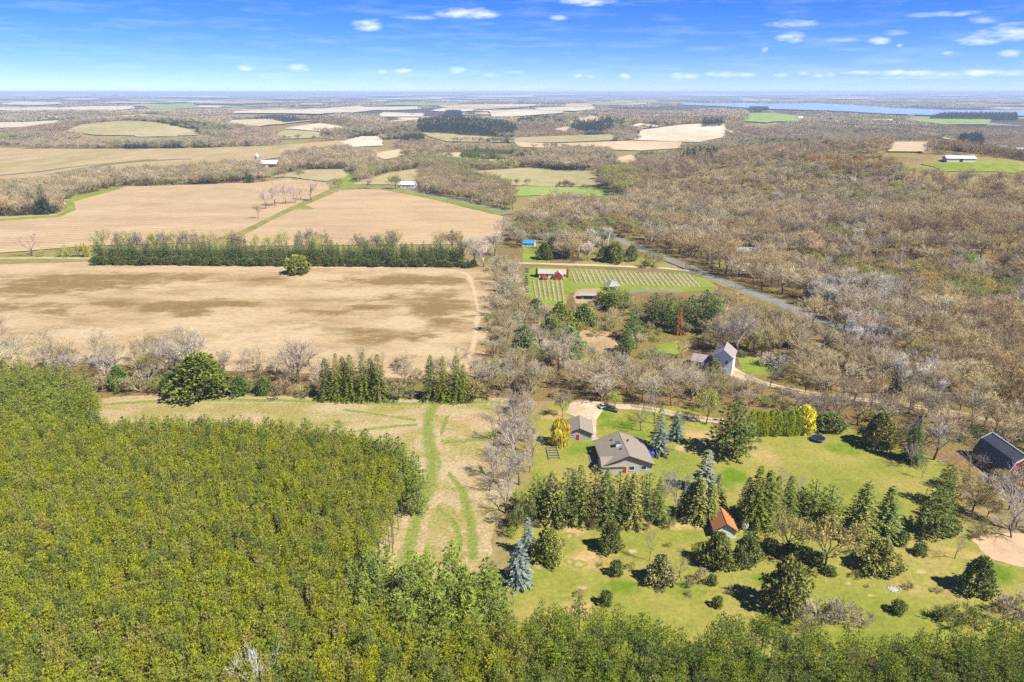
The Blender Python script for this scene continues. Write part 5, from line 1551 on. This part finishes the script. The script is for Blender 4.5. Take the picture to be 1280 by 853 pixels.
stand([(740, 388), (800, 380), (820, 395), (880, 415), (870, 440), (800, 450), (790, 412), (745, 408), (716, 392), (712, 382)], 7.0, [(2, 'bud', (.36, .36, .13), (5, 8), 1.05, 'tree in dull olive bud'), (2, 'bush', (.3, .31, .1), (3, 4.5), 1.4, 'olive-flushed shrub'), (1, 'bare', TAN, (6, 9), 1.0, 'bare tan-twigged tree'), (1, 'bush', (.42, .4, .12), (3, 4), 1.4, 'yellow-flushed shrub')], 'in the scrub below the vineyard', 'of the scrub below the vineyard', z=3)
for i, (px, py, w) in enumerate(((716, 438, 16), (722, 450, 18), (738, 458, 16), (760, 455, 16), (776, 440, 18), (768, 422, 14), (748, 414, 14), (728, 412, 16), (745, 420, 20))):
    lone('bush', px, py, py - w * .6, w, [(.36, .3, .18), (.3, .31, .1), (.4, .36, .14)][i % 3], 'low scrub bush around the bare earth clearing', 'scrub around the earth clearing')
lone('bare', 922, 443, 380, 48, (.44, .37, .3), 'tall bare tree directly behind the tall white house')
lone('bare', 905, 440, 395, 36, (.44, .37, .28), 'shorter bare tree directly behind the tall white house')
lone('bud', 952, 443, 409, 42, (.42, .42, .14), 'yellow-green budding tree behind the bright house lawn')
lone('spruce', 993, 434, 404, 20, (.07, .09, .03), 'dark spruce in the wood above the bright house lawn')
lone('spruce', 1031, 443, 417, 16, (.06, .08, .03), 'narrow dark spruce on the slope below the pale grove')
lone('bush', 970, 462, 443, 52, (.36, .31, .28), 'low grey-lilac leafless tree at the edge of the bright house lawn')
lone('sparse', 962, 486, 455, 32, (.28, .23, .18), 'dark forked bare tree where the lane leaves the white house')
lone('cedar', 892, 466, 448, 18, (.18, .16, .06), 'small brownish cedar against the white house wall')
lone('bud', 883, 530, 484, 40, (.38, .42, .1), 'round light-green budding tree beside the driveway')
lone('bud', 769, 512, 489, 25, (.42, .5, .07), 'fresh lime-green tree over the parked cars')
lone('bush', 760, 498, 480, 30, (.36, .3, .2), 'leafless shrub behind the parked cars')
lone('bud', 703, 521, 488, 22, (.36, .35, .22), 'fuzzy grey-green tree behind the golden willow')
lone('willow', 700, 556, 522, 25, (.8, .66, .05), 'golden-yellow weeping willow beside the grey garage')
lone('bluespruce', 823, 567, 510, 30, (.10, .125, .095), 'tall blue-grey spruce at the corner of the ranch house')
lone('bluespruce', 845, 549, 513, 24, (.09, .115, .08), 'shorter blue-grey spruce by the driveway')
lone('sparse', 801, 539, 493, 30, (.33, .26, .2), 'dark bare tree between driveway and ranch house')
lone('sparse', 818, 530, 486, 40, (.36, .29, .23), 'spreading bare tree beside the driveway bend')
lone('ball', 808, 558, 550, 14, (.22, .28, .05), 'light green bush under the tall blue-grey spruce')
# evergreen screen in front of the house
for i, (px, py, ty, w) in enumerate(((672, 648, 592, 30), (690, 652, 588, 32), (708, 654, 584, 32), (724, 652, 580, 30), (742, 655, 582, 32), (757, 654, 585, 30), (772, 655, 588, 32), (790, 655, 590, 32), (808, 653, 592, 30), (822, 650, 596, 26), (683, 642, 595, 26), (716, 644, 586, 28), (750, 645, 588, 28), (782, 646, 592, 28), (800, 644, 594, 26))):
    lone('spruce' if i % 2 else 'gardenpine', px, py, ty, w, [(.12, .14, .03), (.16, .15, .04), (.1, .13, .03)][i % 3], 'yellow-green conifer in the screen in front of the ranch house', 'conifers screening the ranch house')
for px, py, ty, w in ((660, 655, 612, 30), (645, 665, 625, 26), (835, 660, 640, 20)):
    lone('bush', px, py, ty, w, (.26, .28, .08), 'green-brown shrub at an end of the conifer screen', 'shrubs at the conifer screen')
lone('bluespruce', 649, 729, 676, 37, BS, 'larger silvery blue spruce at the yard corner')
lone('bluespruce', 660, 694, 646, 24, BS, 'slimmer silvery blue spruce behind the larger one')
lone('cedar', 685, 701, 658, 38, (.17, .16, .045), 'round yellowish cedar beside the silvery blue spruces')
lone('cedar', 763, 688, 650, 27, (.11, .11, .035), 'small dark cedar alone on grass below the conifer screen')
lone('ball', 770, 719, 700, 19, (.09, .11, .03), 'small dark bush on bright green grass')
lone('ball', 757, 756, 738, 18, (.09, .11, .03), 'small dark bush at the plantation edge')
lone('cedar', 826, 728, 692, 34, (.2, .17, .08), 'ragged half-bare brown cedar on the grass')
lone('sparse', 812, 702, 655, 20, (.42, .35, .26), 'thin bare sapling beside the ragged cedar')
lone('sparse', 850, 722, 690, 30, (.3, .25, .17), 'leaning bare shrub tree beside the ragged cedar')
# shed surroundings
for px, py, ty, w, c in ((872, 650, 596, 34, (.15, .16, .04)), (888, 652, 604, 28, (.16, .16, .045)), (858, 645, 600, 28, (.13, .15, .04)), (895, 640, 592, 24, (.14, .15, .04))):
    lone('spruce', px, py, ty, w, c, 'yellowish spruce crowded beside the orange-roofed shed', 'spruces beside the shed')
lone('bluespruce', 881, 615, 562, 34, (.14, .155, .1), 'grey-green spruce behind the spruces beside the shed')
lone('sparse', 842, 648, 568, 48, (.48, .42, .38), 'tall pale grey bare tree beside the shed spruces')
lone('sparse', 828, 640, 580, 30, (.48, .42, .36), 'pale grey bare tree at the end of the conifer screen')
for px, py, ty, w in ((942, 656, 582, 40), (955, 654, 587, 38), (930, 654, 596, 30), (966, 650, 594, 30), (983, 645, 594, 26)):
    lone('spruce', px, py, ty, w, (.09, .105, .02), 'big dark spruce behind the orange-roofed shed', 'big spruces behind the shed')
for px, py, ty, w in ((1014, 645, 600, 34), (1035, 646, 606, 34), (1000, 640, 610, 26)):
    lone('gardenpine', px, py, ty, w, (.12, .145, .03), 'bushy pine along the lower edge of the big lawn', 'pines along the lawn edge')
lone('spruce', 1074, 671, 601, 48, (.125, .13, .035), 'broad grey-green spruce below the big lawn')
lone('spruce', 1104, 671, 607, 38, (.11, .13, .035), 'narrower olive spruce below the big lawn')
lone('sparse', 994, 640, 585, 26, (.46, .4, .34), 'bare tree rising behind the lawn-edge pines')
lone('sparse', 975, 610, 583, 30, (.46, .36, .3), 'small pinkish bare tree behind the shed spruces')
lone('cedar', 896, 706, 664, 37, (.12, .12, .035), 'dark cedar in front of the shed')
lone('cedar', 932, 705, 664, 33, (.13, .14, .04), 'olive cedar in front of the shed')
lone('bush', 872, 697, 674, 22, (.3, .42, .05), 'lime-green bush beside the dark cedar')
lone('bud', 1031, 712, 642, 80, (.42, .38, .09), 'wide ochre-green budding tree over the long shadows')
lone('bud', 985, 690, 643, 56, (.42, .4, .09), 'narrower ochre-green budding tree next to the shed')
for px, py, ty, w in ((963, 690, 674, 24), (985, 697, 680, 26), (1005, 700, 684, 26), (1037, 718, 708, 18), (1020, 705, 690, 22)):
    lone('ball', px, py, ty, w, (.09, .11, .03), 'low dark juniper spreading under the budding trees', 'junipers under the budding trees')
lone('cedar', 980, 762, 694, 55, (.16, .145, .04), 'largest cedar, yellowish, standing against the plantation edge')
lone('cedar', 1098, 712, 674, 46, (.17, .16, .045), 'round yellowish cedar on the lower grass')
lone('cedar', 1220, 740, 694, 38, (.13, .14, .04), 'dark cedar with round top near the sand pit')
for px, py, ty, w, lb in ((1127, 681, 664, 17, 'small green bush below the olive spruce'), (1150, 693, 680, 19, 'small dark bush on the grass below the white pines'), (1122, 766, 750, 20, 'small dark bush near the plantation edge and stone ring'), (897, 759, 745, 15, 'tiny dark bush alone on the lower lawn'), (890, 731, 718, 14, 'tiny brown bush below the shed cedars'), (1074, 678, 672, 9, 'tiny green bush under the broad spruce')):
    lone('ball', px, py, ty, w, (.11, .13, .035), lb)
for px, py, ty, w, lb in ((874, 728, 708, 20, 'leafless grey shrub below the lime-green bush'), (919, 741, 730, 20, 'flattened bare shrub on the lower lawn'), (862, 735, 720, 14, 'small leafless shrub beside the ragged cedar')):
    lone('bush', px, py, ty, w, (.34, .28, .18), lb)
for px, py, ty, w in ((1020, 778, 750, 40), (1045, 775, 745, 34), (1062, 778, 755, 36), (1005, 786, 756, 30), (1080, 780, 764, 26)):
    lone('bush', px, py, ty, w, (.42, .36, .27), 'leafless grey thicket at the plantation edge beside the largest cedar', 'thicket beside the largest cedar')
for px, py, ty, w in ((1198, 780, 752, 44), (1218, 778, 754, 40), (1178, 778, 758, 30)):
    lone('bush', px, py, ty, w, (.36, .38, .08), 'yellow-green thicket at the plantation edge below the round-topped cedar', 'yellow-green thicket')
for px, py, ty, w in ((1258, 775, 745, 44), (1280, 770, 738, 44)):
    lone('bush', px, py, ty, w, (.4, .34, .24), 'grey-brown thicket below the sand pit', 'thickets by the sand pit')
for i in range(26):
    px = rngT.uniform(665, 1190); py = rngT.uniform(655, 745)
    if inside(wpoly([(660, 660), (900, 650), (1190, 690), (1190, 745), (900, 760), (680, 745)]), *P(px, py)):
        hh = rngT.uniform(4, 9)
        lone('bush', px, py, py - hh, hh * rngT.uniform(1.3, 2.2), [(.36, .3, .16), (.28, .28, .08), (.3, .22, .14)][i % 3], 'tiny dry shrub scattered on the lower lawn', 'tiny shrubs on the lower lawn')
for i in range(14):
    px = 668 + i * 12 + rngT.uniform(-4, 4); py = 658 + rngT.uniform(-2, 5)
    lone('bush', px, py, py - rngT.uniform(7, 13), rngT.uniform(12, 20), [(.36, .27, .16), (.26, .27, .08)][i % 2], 'low brown shrub along the foot of the conifer screen', 'shrubs at the foot of the conifer screen')
# lawn edges
lone('whitepine', 916, 569, 501, 52, (.09, .125, .022), 'big dark green pine at the end of the arborvitae hedge')
for i in range(8):
    lone('column', 938 + i * 8.0, 545 - (i % 2) * 1, 511 + (i % 3), 11, AV, 'bright green columnar arborvitae in the hedge beside the big pine', 'arborvitae hedge')
lone('blossom', 1005, 541, 506, 27, (.85, .72, .03), 'golden-yellow flowering tree at the end of the arborvitae hedge')
lone('bush', 997, 541, 524, 16, (.62, .5, .4), 'pale pinkish shrub in front of the golden flowering tree')
lone('ball', 1036, 537, 516, 40, (.13, .14, .04), 'olive-green bush beside the trampoline lawn')
lone('cedar', 1097, 558, 514, 38, (.13, .12, .035), 'dark brown-green cedar at the lawn corner')
lone('bush', 1122, 555, 530, 36, (.32, .33, .09), 'olive shrub beside the lawn corner cedar')
lone('spruce', 1140, 577, 517, 30, (.07, .085, .03), 'ragged dark spruce standing on the lawn')
lone('sparse', 1167, 575, 517, 52, (.47, .42, .38), 'large pale bare tree on the lawn behind the ragged spruce')
lone('sparse', 1138, 585, 549, 24, (.4, .34, .28), 'small bare tree in front of the ragged spruce')
lone('sparse', 1152, 598, 570, 16, (.42, .33, .25), 'thin bare sapling on the lawn with a long shadow')
lone('sparse', 1213, 592, 558, 42, (.48, .4, .38), 'crooked pinkish-grey bare tree in front of the barn')
lone('whitepine', 1178, 632, 580, 30, (.095, .12, .028), 'ragged white pine below the barn')
lone('whitepine', 1165, 668, 610, 44, (.1, .125, .028), 'broad ragged white pine above the sand pit grass')
lone('spruce', 1147, 662, 612, 12, (.1, .1, .05), 'thin half-dead conifer beside the ragged white pines')
lone('ball', 1185, 668, 646, 26, (.09, .1, .03), 'dark bush in the shade of the ragged white pine')
lone('sparse', 1193, 699, 662, 26, (.44, .36, .27), 'small bare tree near the sand pit edge')
lone('bud', 1215, 640, 588, 52, (.42, .34, .12), 'wide ochre budding tree below the barn')
lone('sparse', 1262, 662, 596, 56, (.52, .47, .42), 'large pale bare tree above the sand pit')

# --- windbreak of pines along the dry meadow
for row, (dy, n) in enumerate(((0, 64), (-3, 60))):
    for i in range(n):
        f = (i + rngT.uniform(-.2, .2)) / (n - 1)
        px = 124 + f * 450 + row * 3
        lone('gardenpine' if (i + row) % 3 else 'whitepine', px, 328.5 + dy + 2 * f, 300.5 + rngT.uniform(-4, 6) + f * 3, rngT.uniform(8, 17), [(.09, .13, .03), (.11, .135, .03), (.075, .115, .03)][i % 3], 'dark green pine in the long windbreak above the dry meadow', 'pines of the windbreak')
for i in range(70):
    f = i / 69
    lone('ball', 120 + f * 470 + rngT.uniform(-2, 2), 331 + 3 * f + rngT.uniform(-.8, .6), 322 + rngT.uniform(-3, 4) + 2 * f, rngT.uniform(6, 15), [(.075, .09, .022), (.09, .1, .025), (.12, .11, .04)][i % 3], 'low evergreen bush along the foot of the windbreak', 'bushes at the foot of the windbreak')
for i in range(36):
    px = rngT.uniform(130, 590)
    y0 = 318 + rngT.uniform(-3, 2)
    lone('bare' if i % 2 else 'bud', px, y0, y0 - rngT.uniform(26, 34), rngT.uniform(16, 30), [TAN, (.4, .38, .12), (.46, .4, .3), (.42, .4, .13)][i % 4], 'leafing or bare tree rising behind the windbreak pines', 'trees behind the windbreak')
lone('blossom', 373, 342, 318, 31, (.36, .36, .06), 'round yellow-green tree alone at the top of the dry meadow')
lone('bush', 372, 343, 335, 26, (.13, .17, .03), 'dark green bush under the lone yellow-green tree')
lone('sparse', 40, 320, 287, 42, (.4, .31, .25), 'spreading bare tree alone beside the gravel lane')
for px, py, ty, w in ((82, 321, 305, 18), (98, 321, 304, 14), (110, 321, 300, 18), (52, 321, 311, 10)):
    lone('bush', px, py, ty, w, (.4, .38, .08), 'yellow-green shrub along the gravel lane at the windbreak end', 'shrubs along the gravel lane')
lone('bud', 490, 308, 286, 18, (.4, .3, .12), 'small brownish tree showing above the windbreak')
lone('sparse', 551, 312, 284, 36, PLUM, 'dark bare tree showing above the windbreak')
for px, py, ty, w in ((592, 330, 290, 34), (605, 334, 296, 30), (578, 328, 296, 28), (618, 320, 285, 30), (628, 300, 268, 30)):
    lone('bare', px, py, ty, w, (.47, .4, .32), 'tall bare tree at the road end of the windbreak', 'bare trees at the windbreak end')
# trees on the grass strip between tilled fields
for px, py, ty, w, lb in ((323, 274, 252, 14, 'small bare tree alone on the strip between tilled fields'), (332, 262, 232, 22, 'outermost bare tree of the tilled field clump'), (344, 258, 228, 24, 'bare multi-stemmed tree in the tilled field clump'), (357, 256, 226, 24, 'bare grey tree in the middle of the tilled field clump'), (369, 255, 230, 22, 'brownish bare tree in the tilled field clump'), (390, 252, 220, 24, 'tallest bare tree at the end of the tilled field clump'), (376, 250, 232, 16, 'short brown tree in the tilled field clump')):
    lone('bare', px, py, ty, w, (.44, .36, .3) if w > 20 else (.42, .32, .2), lb)
lone('bud', 423, 236, 222, 15, (.36, .38, .08), 'round olive tree where the grass strip meets the road')
# beside the tilled field
stand([(-60, 258), (-60, 238), (60, 226), (110, 216), (160, 208), (200, 207), (260, 205), (322, 205), (330, 218), (250, 226), (160, 228), (85, 244), (74, 258), (0, 265)], 8.5, B_ + [(2, 'bud', (.38, .35, .12), (9, 13), .95, 'tree in ochre bud')], 'in the wood bordering the tilled fields', 'bordering the tilled fields', z=6)
for px, py, ty, w in ((57, 268, 232, 22), (16, 262, 240, 18), (40, 262, 236, 16)):
    lone('spruce', px, py, ty, w, (.05, .07, .03), 'dark spruce at the corner of the tilled field', 'spruces at the tilled field corner')
stand([(-60, 268), (-10, 252), (40, 250), (75, 256), (70, 266), (0, 270)], 6, [(1, 'bush', (.3, .29, .1), (4, 7), 1.1, 'olive-flushed shrub'), (1, 'bud', (.36, .33, .16), (6, 9), 1.0, 'tree in dull olive bud')], 'at the corner of the tilled field', 'at the tilled field corner', z=3)
# middle-distance stands
stand([(350, 200), (362, 190), (430, 184), (470, 190), (472, 204), (440, 208), (400, 208), (356, 212)], 8.5, B_ + [(3, 'bud', (.38, .36, .12), (9, 13), .95, 'tree in ochre bud')], 'in the wood next to the far silo', 'right of the silo', z=8)
stand([(430, 222), (445, 208), (520, 196), (560, 198), (642, 204), (640, 212), (560, 210), (520, 206), (480, 214), (440, 222)], 7.5, [(3, 'bud', (.36, .4, .09), (9, 13), .9, 'bright yellow-green budding tree'), (1, 'bud', (.4, .36, .1), (9, 12), .9, 'tree in ochre bud'), (1, 'bare', TAN, (10, 13), .85, 'bare tan-twigged tree')], 'in the green tree belt beyond the road', 'of the green tree belt', z=6)
stand([(518, 228), (530, 214), (570, 210), (610, 217), (640, 232), (646, 256), (600, 252), (545, 238)], 7.5, [(3, 'bare', BROWN, (10, 15), .85, 'bare brown-twigged tree'), (2, 'bare', TAN, (10, 15), .85, 'bare tan-twigged tree'), (2, 'bud', (.36, .37, .11), (10, 14), .9, 'tree in dull olive bud')], 'in the roadside wood past the white house', 'of the roadside wood', z=7)
lone('bud', 495, 237, 218, 24, (.38, .37, .1), 'round olive tree beside the white roadside house')
for px, py, ty, w in ((622, 233, 220, 14), (636, 233, 222, 11), (646, 233, 222, 9), (660, 232, 222, 10), (596, 228, 214, 12)):
    lone('bud', px, py, ty, w, (.33, .37, .1), 'small round green tree along the far field edge', 'round trees along the far field edge')
stand([(576, 190), (580, 186), (636, 187), (637, 194), (600, 195), (576, 194)], 6, [(1, 'spruce', (.1, .13, .03), (9, 10.5), .5, 'clipped-looking dark conifer')], 'in the rectangular block beyond the tree belt', 'of the rectangular block', z=7, fields=False)
stand([(745, 214), (770, 206), (800, 212), (800, 232), (780, 240), (755, 228)], 9, [(2, 'bud', (.4, .38, .1), (12, 16), 1.0, 'large round ochre-green tree'), (1, 'bud', (.36, .4, .09), (11, 15), 1.0, 'large round yellow-green tree'), (.6, 'bare', TAN, (11, 15), .95, 'bare tan-twigged tree')], 'in front of the hillside wood beyond the far fields', 'at the far edge of the hillside wood', z=8)
stand([(650, 200), (680, 186), (760, 186), (770, 198), (700, 208), (655, 208)], 9, B_, 'in the wood behind the far green pasture', 'behind the far pasture', z=8)
for px, py, ty, w in ((700, 234, 226, 12), (709, 234, 223, 14), (716, 234, 227, 12), (732, 236, 229, 14)):
    lone('bush', px, py, ty, w, (.25, .18, .13), 'dark reddish shrub in the far pasture', 'shrubs in the far pasture')

# --- far woods: open countryside between fields
WOODS = [[(28, 184), (45, 172), (90, 166), (180, 169), (250, 174), (330, 175), (430, 170), (442, 174), (330, 182), (180, 185)],
         [(-60, 178), (-60, 168), (20, 165), (85, 168), (40, 180)],
         [(85, 154), (160, 147), (250, 139), (340, 142), (480, 147), (475, 158), (445, 165), (440, 160), (400, 154), (350, 160), (340, 172), (300, 172), (250, 164), (240, 157), (160, 150)],
         [(400, 176), (450, 164), (520, 160), (525, 168), (480, 172), (425, 182)],
         [(225, 199), (240, 196), (320, 195), (322, 199), (240, 201)],
         [(745, 145), (780, 142), (845, 148), (842, 158), (800, 160), (767, 162)],
         [(830, 152), (850, 140), (920, 134), (932, 141), (928, 148), (900, 151), (840, 155)],
         [(-60, 150), (60, 142), (180, 139), (280, 138), (280, 146), (160, 146), (40, 152)]]
def far_woods():
    xs, ys, Hs, Ws, cs = [], [], [], [], []
    forced = [wpoly(p, 6) for p in WOODS] + [np.array([(40, 600), (900, 560), (1150, 1350), (120, 1350)])]
    def ring(y0, y1, sp, h, ratio, keep, thr=None):
        gx, gy = np.meshgrid(np.arange(-y1 * .82, y1 * .82, sp), np.arange(y0, y1, sp))
        gx = (gx + rngT.uniform(-.45, .45, gx.shape) * sp).ravel(); gy = (gy + rngT.uniform(-.45, .45, gy.shape) * sp).ravel()
        ok = np.abs(gx) < gy * .80 + 40
        gx, gy = gx[ok], gy[ok]
        if thr is not None:
            v = np.sin(gx * .0031 + 1.3 * np.sin(gy * .0019)) + np.sin(gy * .0027 + 1.7 * np.sin(gx * .0017 + 2)) + .6 * np.sin(gx * .009 - gy * .004) + .4 * np.sin(gy * .011 + gx * .006)
            ok = v > thr
            for F in forced:
                ok |= inside(F, gx, gy)
            gx, gy = gx[ok], gy[ok]
        ok = rngT.uniform(size=gx.shape) < keep
        gx, gy = gx[ok], gy[ok]
        ok = clear(gx, gy)
        kk = CAM_H / (CAM_H - h * .85)
        for F in FIELDS:
            ok &= ~inside(F, gx * kk, gy * kk)      # nothing stands so close in front that it would hide a field
        gx, gy = gx[ok], gy[ok]
        for x, y in zip(gx, gy):
            H = h * rngT.uniform(.75, 1.2)
            xs.append(x); ys.append(y); Hs.append(H); Ws.append(H * ratio * rngT.uniform(.8, 1.2))
            q = math.sin(x * .011 + 2 * math.sin(y * .006)) + math.sin(y * .013 + x * .004) + rngT.normal() * .6
            cs.append(0 if q < -.5 else 1 if q < .3 else 2 if q < 1.0 else 3 if q < 1.7 else 4)
    ring(700, 1150, 8.6, 13, 1.0, .97, -.5)
    ring(1150, 2100, 10.5, 12.5, 1.25, .97, -1.0)
    ring(2100, 3600, 18, 13, 2.0, .95, -.3)
    ring(3600, 7500, 46, 14, 4.4, .9, .3)
    return map(np.array, (xs, ys, Hs, Ws, cs))
# ------------------------------------------------------------------ put the trees in the scene
def instancer(name, sources, idx, loc, rot, scl, label):
    """one mass of plants: points carrying copies of the source shapes"""
    coll = bpy.data.collections.new(name + '_sources')
    for i, (me, col) in enumerate(sources):
        o = bpy.data.objects.new('%s_source_%03d' % (name, i), me)
        coll.objects.link(o)
    me = bpy.data.meshes.new(name)
    me.from_pydata([tuple(map(float, p)) for p in loc], [], [])
    for an, typ, data, key in (('vidx', 'INT', idx, 'value'), ('rotz', 'FLOAT', rot, 'value'), ('scl', 'FLOAT_VECTOR', scl, 'vector'), ('tint', 'FLOAT_VECTOR', [sources[int(i)][1] for i in idx], 'vector')):
        a = me.attributes.new(an, typ, 'POINT')
        a.data.foreach_set(key, np.ascontiguousarray(np.array(data, dtype=np.int32 if typ == 'INT' else np.float32).ravel()))
    o = obj(name, me)
    struct(o, 'stuff', label)
    g = bpy.data.node_groups.new(name + '_nodes', 'GeometryNodeTree')
    g.interface.new_socket('Geometry', in_out='INPUT', socket_type='NodeSocketGeometry')
    g.interface.new_socket('Geometry', in_out='OUTPUT', socket_type='NodeSocketGeometry')
    gi = g.nodes.new('NodeGroupInput'); go = g.nodes.new('NodeGroupOutput')
    ci = g.nodes.new('GeometryNodeCollectionInfo')
    ci.inputs['Collection'].default_value = coll
    ci.inputs['Separate Children'].default_value = True
    ci.inputs['Reset Children'].default_value = True
    ip = g.nodes.new('GeometryNodeInstanceOnPoints')
    ip.inputs['Pick Instance'].default_value = True
    def na(n, t):
        k = g.nodes.new('GeometryNodeInputNamedAttribute'); k.data_type = t
        k.inputs['Name'].default_value = n
        return [s for s in k.outputs if s.enabled and s.name == 'Attribute'][0]
    cx = g.nodes.new('ShaderNodeCombineXYZ')
    L = g.links.new
    L(na('rotz', 'FLOAT'), cx.inputs[2])
    L(gi.outputs[0], ip.inputs['Points'])
    L(ci.outputs[0], ip.inputs['Instance'])
    L(na('vidx', 'INT'), ip.inputs['Instance Index'])
    e2r = g.nodes.new('FunctionNodeEulerToRotation')
    L(cx.outputs[0], e2r.inputs[0])
    L(e2r.outputs[0], ip.inputs['Rotation'])
    L(na('scl', 'FLOAT_VECTOR'), ip.inputs['Scale'])
    L(ip.outputs[0], go.inputs[0])
    md = o.modifiers.new('scatter', 'NODES')
    md.node_group = g
    return o

BUDGET = 290
def emit():
    by = {}
    for t in TREES:
        by.setdefault(KIND[t['shape']][0], []).append(t)
    n_ind = 0
    for name, lst in by.items():
        def shown(t):
            d = math.hypot(t['x'], t['y'], CAM_H)
            dep = depth(t['x'], t['y'], t['H'] * .6)
            px = 640 + t['x'] / max(dep, 1) * FPX
            up = (t['H'] * .8 - CAM_H) * math.cos(PITCH) + t['y'] * math.sin(PITCH)
            py = 426.5 - up / max(dep, 1) * FPX
            vis = -5 < px < 1285 and py < 850 and dep > 1
            return (1 if t['lone'] else 0) * 1e6 + (t['H'] * t['W'] / (d * d) * 1e4 if vis else -1)
        lst.sort(key=shown, reverse=True)
        cut = 0
        for t in lst:
            if (t['lone'] or shown(t) > 0.05) and cut < BUDGET:
                cut += 1
            else:
                break
        for t in lst[:cut]:
            tm, cm = SHAPES[t['shape']][t['var'] % len(SHAPES[t['shape']])]
            e = thing(name, t['label'], KIND[t['shape']][1], (t['x'], t['y'], t['z']), t['rot'], t['group'], (t['W'], t['W'], t['H']))
            obj('trunk', tm, e, color=t['c'])
            obj('crown', cm, e, color=t['c'])
        n_ind += cut
        rest = lst[cut:]
        if rest:
            keys, src, idx, loc, rot, scl = {}, [], [], [], [], []
            for t in rest:
                v = t['var'] % len(SHAPES[t['shape']])
                for j in (0, 1):
                    k = (t['shape'], v, t['c'], j)
                    if k not in keys:
                        keys[k] = len(src); src.append((SHAPES[t['shape']][v][j], t['c']))
                    idx.append(keys[k]); loc.append((t['x'], t['y'], t['z'])); rot.append(t['rot']); scl.append((t['W'], t['W'], t['H']))
            instancer('mass_of_' + name + 's', src, idx, loc, rot, scl, 'mass of further ' + name.replace('_', ' ') + 's filling the stands behind the nearer ones')
        print('TREES', name, len(lst), 'things', cut)
    xs, ys, Hs, Ws, cs = far_woods()
    cols = [(.3, .225, .14), (.42, .32, .19), (.36, .29, .2), (.4, .36, .13), (.09, .105, .045)]
    src = []
    for c in range(5):
        for v in range(3):
            src.append((gen_far(300 + c * 3 + v, c == 4), cols[c]))
    for c in range(5):
        for v in range(3):
            kind = ('bare', 'bare', 'bare', 'bud', 'spruce')[c]
            src.append((SHAPES[kind][v][1], cols[c]))
    idx = cs * 3 + rngT.integers(0, 3, len(cs)) + np.where(ys < 1900, 15, 0)
    zs = terr(xs, ys)
    instancer('far_woods', src, idx, np.stack([xs, ys, zs], -1), rngT.uniform(0, 6.28, len(xs)), np.stack([Ws, Ws, Hs], -1), 'brown leafless woods with dark conifers spread over the far countryside')
    print('FAR', len(xs), 'IND', n_ind)
emit()

# dark conifer stands far off
def far_conifers(px, sp, H, col, label, z=6):
    W = wpoly(px, z)
    xs, ys = points(W, sp, fields=False, lines=False)
    n = len(xs)
    hs = rngT.uniform(.8, 1.15, n) * H
    ws = hs * rngT.uniform(.5, .75, n)
    o = instancer('conifer_wood', [(gen_far(400 + i, True), col) for i in range(3)], rngT.integers(0, 3, n), np.stack([xs, ys, terr(xs, ys)], -1), rngT.uniform(0, 6.28, n), np.stack([ws, ws, hs], -1), label)
DK = (.045, .065, .035)
for px, sp, H, lb in (
        ([(520, 164), (532, 151), (560, 150), (640, 157), (648, 164), (640, 169), (580, 166)], 9, 17, 'long dark conifer wood beyond the far fields'),
        ([(553, 147), (558, 140), (576, 140), (578, 147)], 12, 18, 'small dark conifer wood on the far ridge'),
        ([(645, 155), (650, 149), (705, 150), (706, 155)], 11, 16, 'narrow dark conifer belt on the far hillside'),
        ([(714, 162), (718, 153), (740, 153), (762, 150), (767, 162), (745, 167)], 10, 18, 'dark pines on the knoll with a tan top'),
        ([(298, 148), (340, 145), (405, 147), (400, 149.5), (340, 148.5)], 12, 14, 'thin dark conifer line across the far hills'),
        ([(1197, 183), (1199, 172), (1226, 171), (1229, 183)], 7, 17, 'square dark conifer block behind the hillside wood'),
        ([(877, 157), (880, 150), (900, 150), (903, 156)], 11, 16, 'dark conifers beside the pale far field'),
        ([(934, 141), (937, 135), (960, 135), (962, 140)], 14, 18, 'dark conifers above the far green field'),
        ([(1160, 148), (1180, 143), (1270, 143), (1272, 149)], 14, 18, 'dark conifers along the near lake shore'),
        ([(500, 178), (505, 170), (530, 170), (530, 177)], 9, 14, 'dark conifers behind the green tree belt'),
        ([(850, 201), (860, 192), (895, 191), (898, 200)], 8, 14, 'dark green trees beside the bright green pasture'),
        ([(665, 206), (690, 202), (735, 204), (730, 209)], 8, 9, 'dark evergreen belt behind the far pasture')):
    far_conifers(px, sp, H, DK, lb)

# ------------------------------------------------------------------ haze
def haze():
    me = bpy.data.meshes.new('haze')
    s = 46000.0
    z0, z1 = -62.0, 112.0
    v = [(-s, -s, z0), (s, -s, z0), (s, s, z0), (-s, s, z0), (-s, -s, z1), (s, -s, z1), (s, s, z1), (-s, s, z1)]
    me.from_pydata(v, [], [(0, 3, 2, 1), (4, 5, 6, 7), (0, 1, 5, 4), (1, 2, 6, 5), (2, 3, 7, 6), (3, 0, 4, 7)])
    m = bpy.data.materials.new('haze_air')
    m.use_nodes = True
    t = m.node_tree
    t.nodes.clear()
    out = nd(t, 'ShaderNodeOutputMaterial')
    pv = nd(t, 'ShaderNodeVolumePrincipled')
    pv.inputs['Color'].default_value = (.56, .73, 1.0, 1)
    pv.inputs['Density'].default_value = HAZE
    pv.inputs['Anisotropy'].default_value = 0.0
    t.links.new(pv.outputs[0], out.inputs['Volume'])
    me.materials.append(m)
    o = obj('haze', me)
    struct(o, 'stuff', 'thin blue haze over the distant countryside')
HAZE = 9.5e-5
haze()
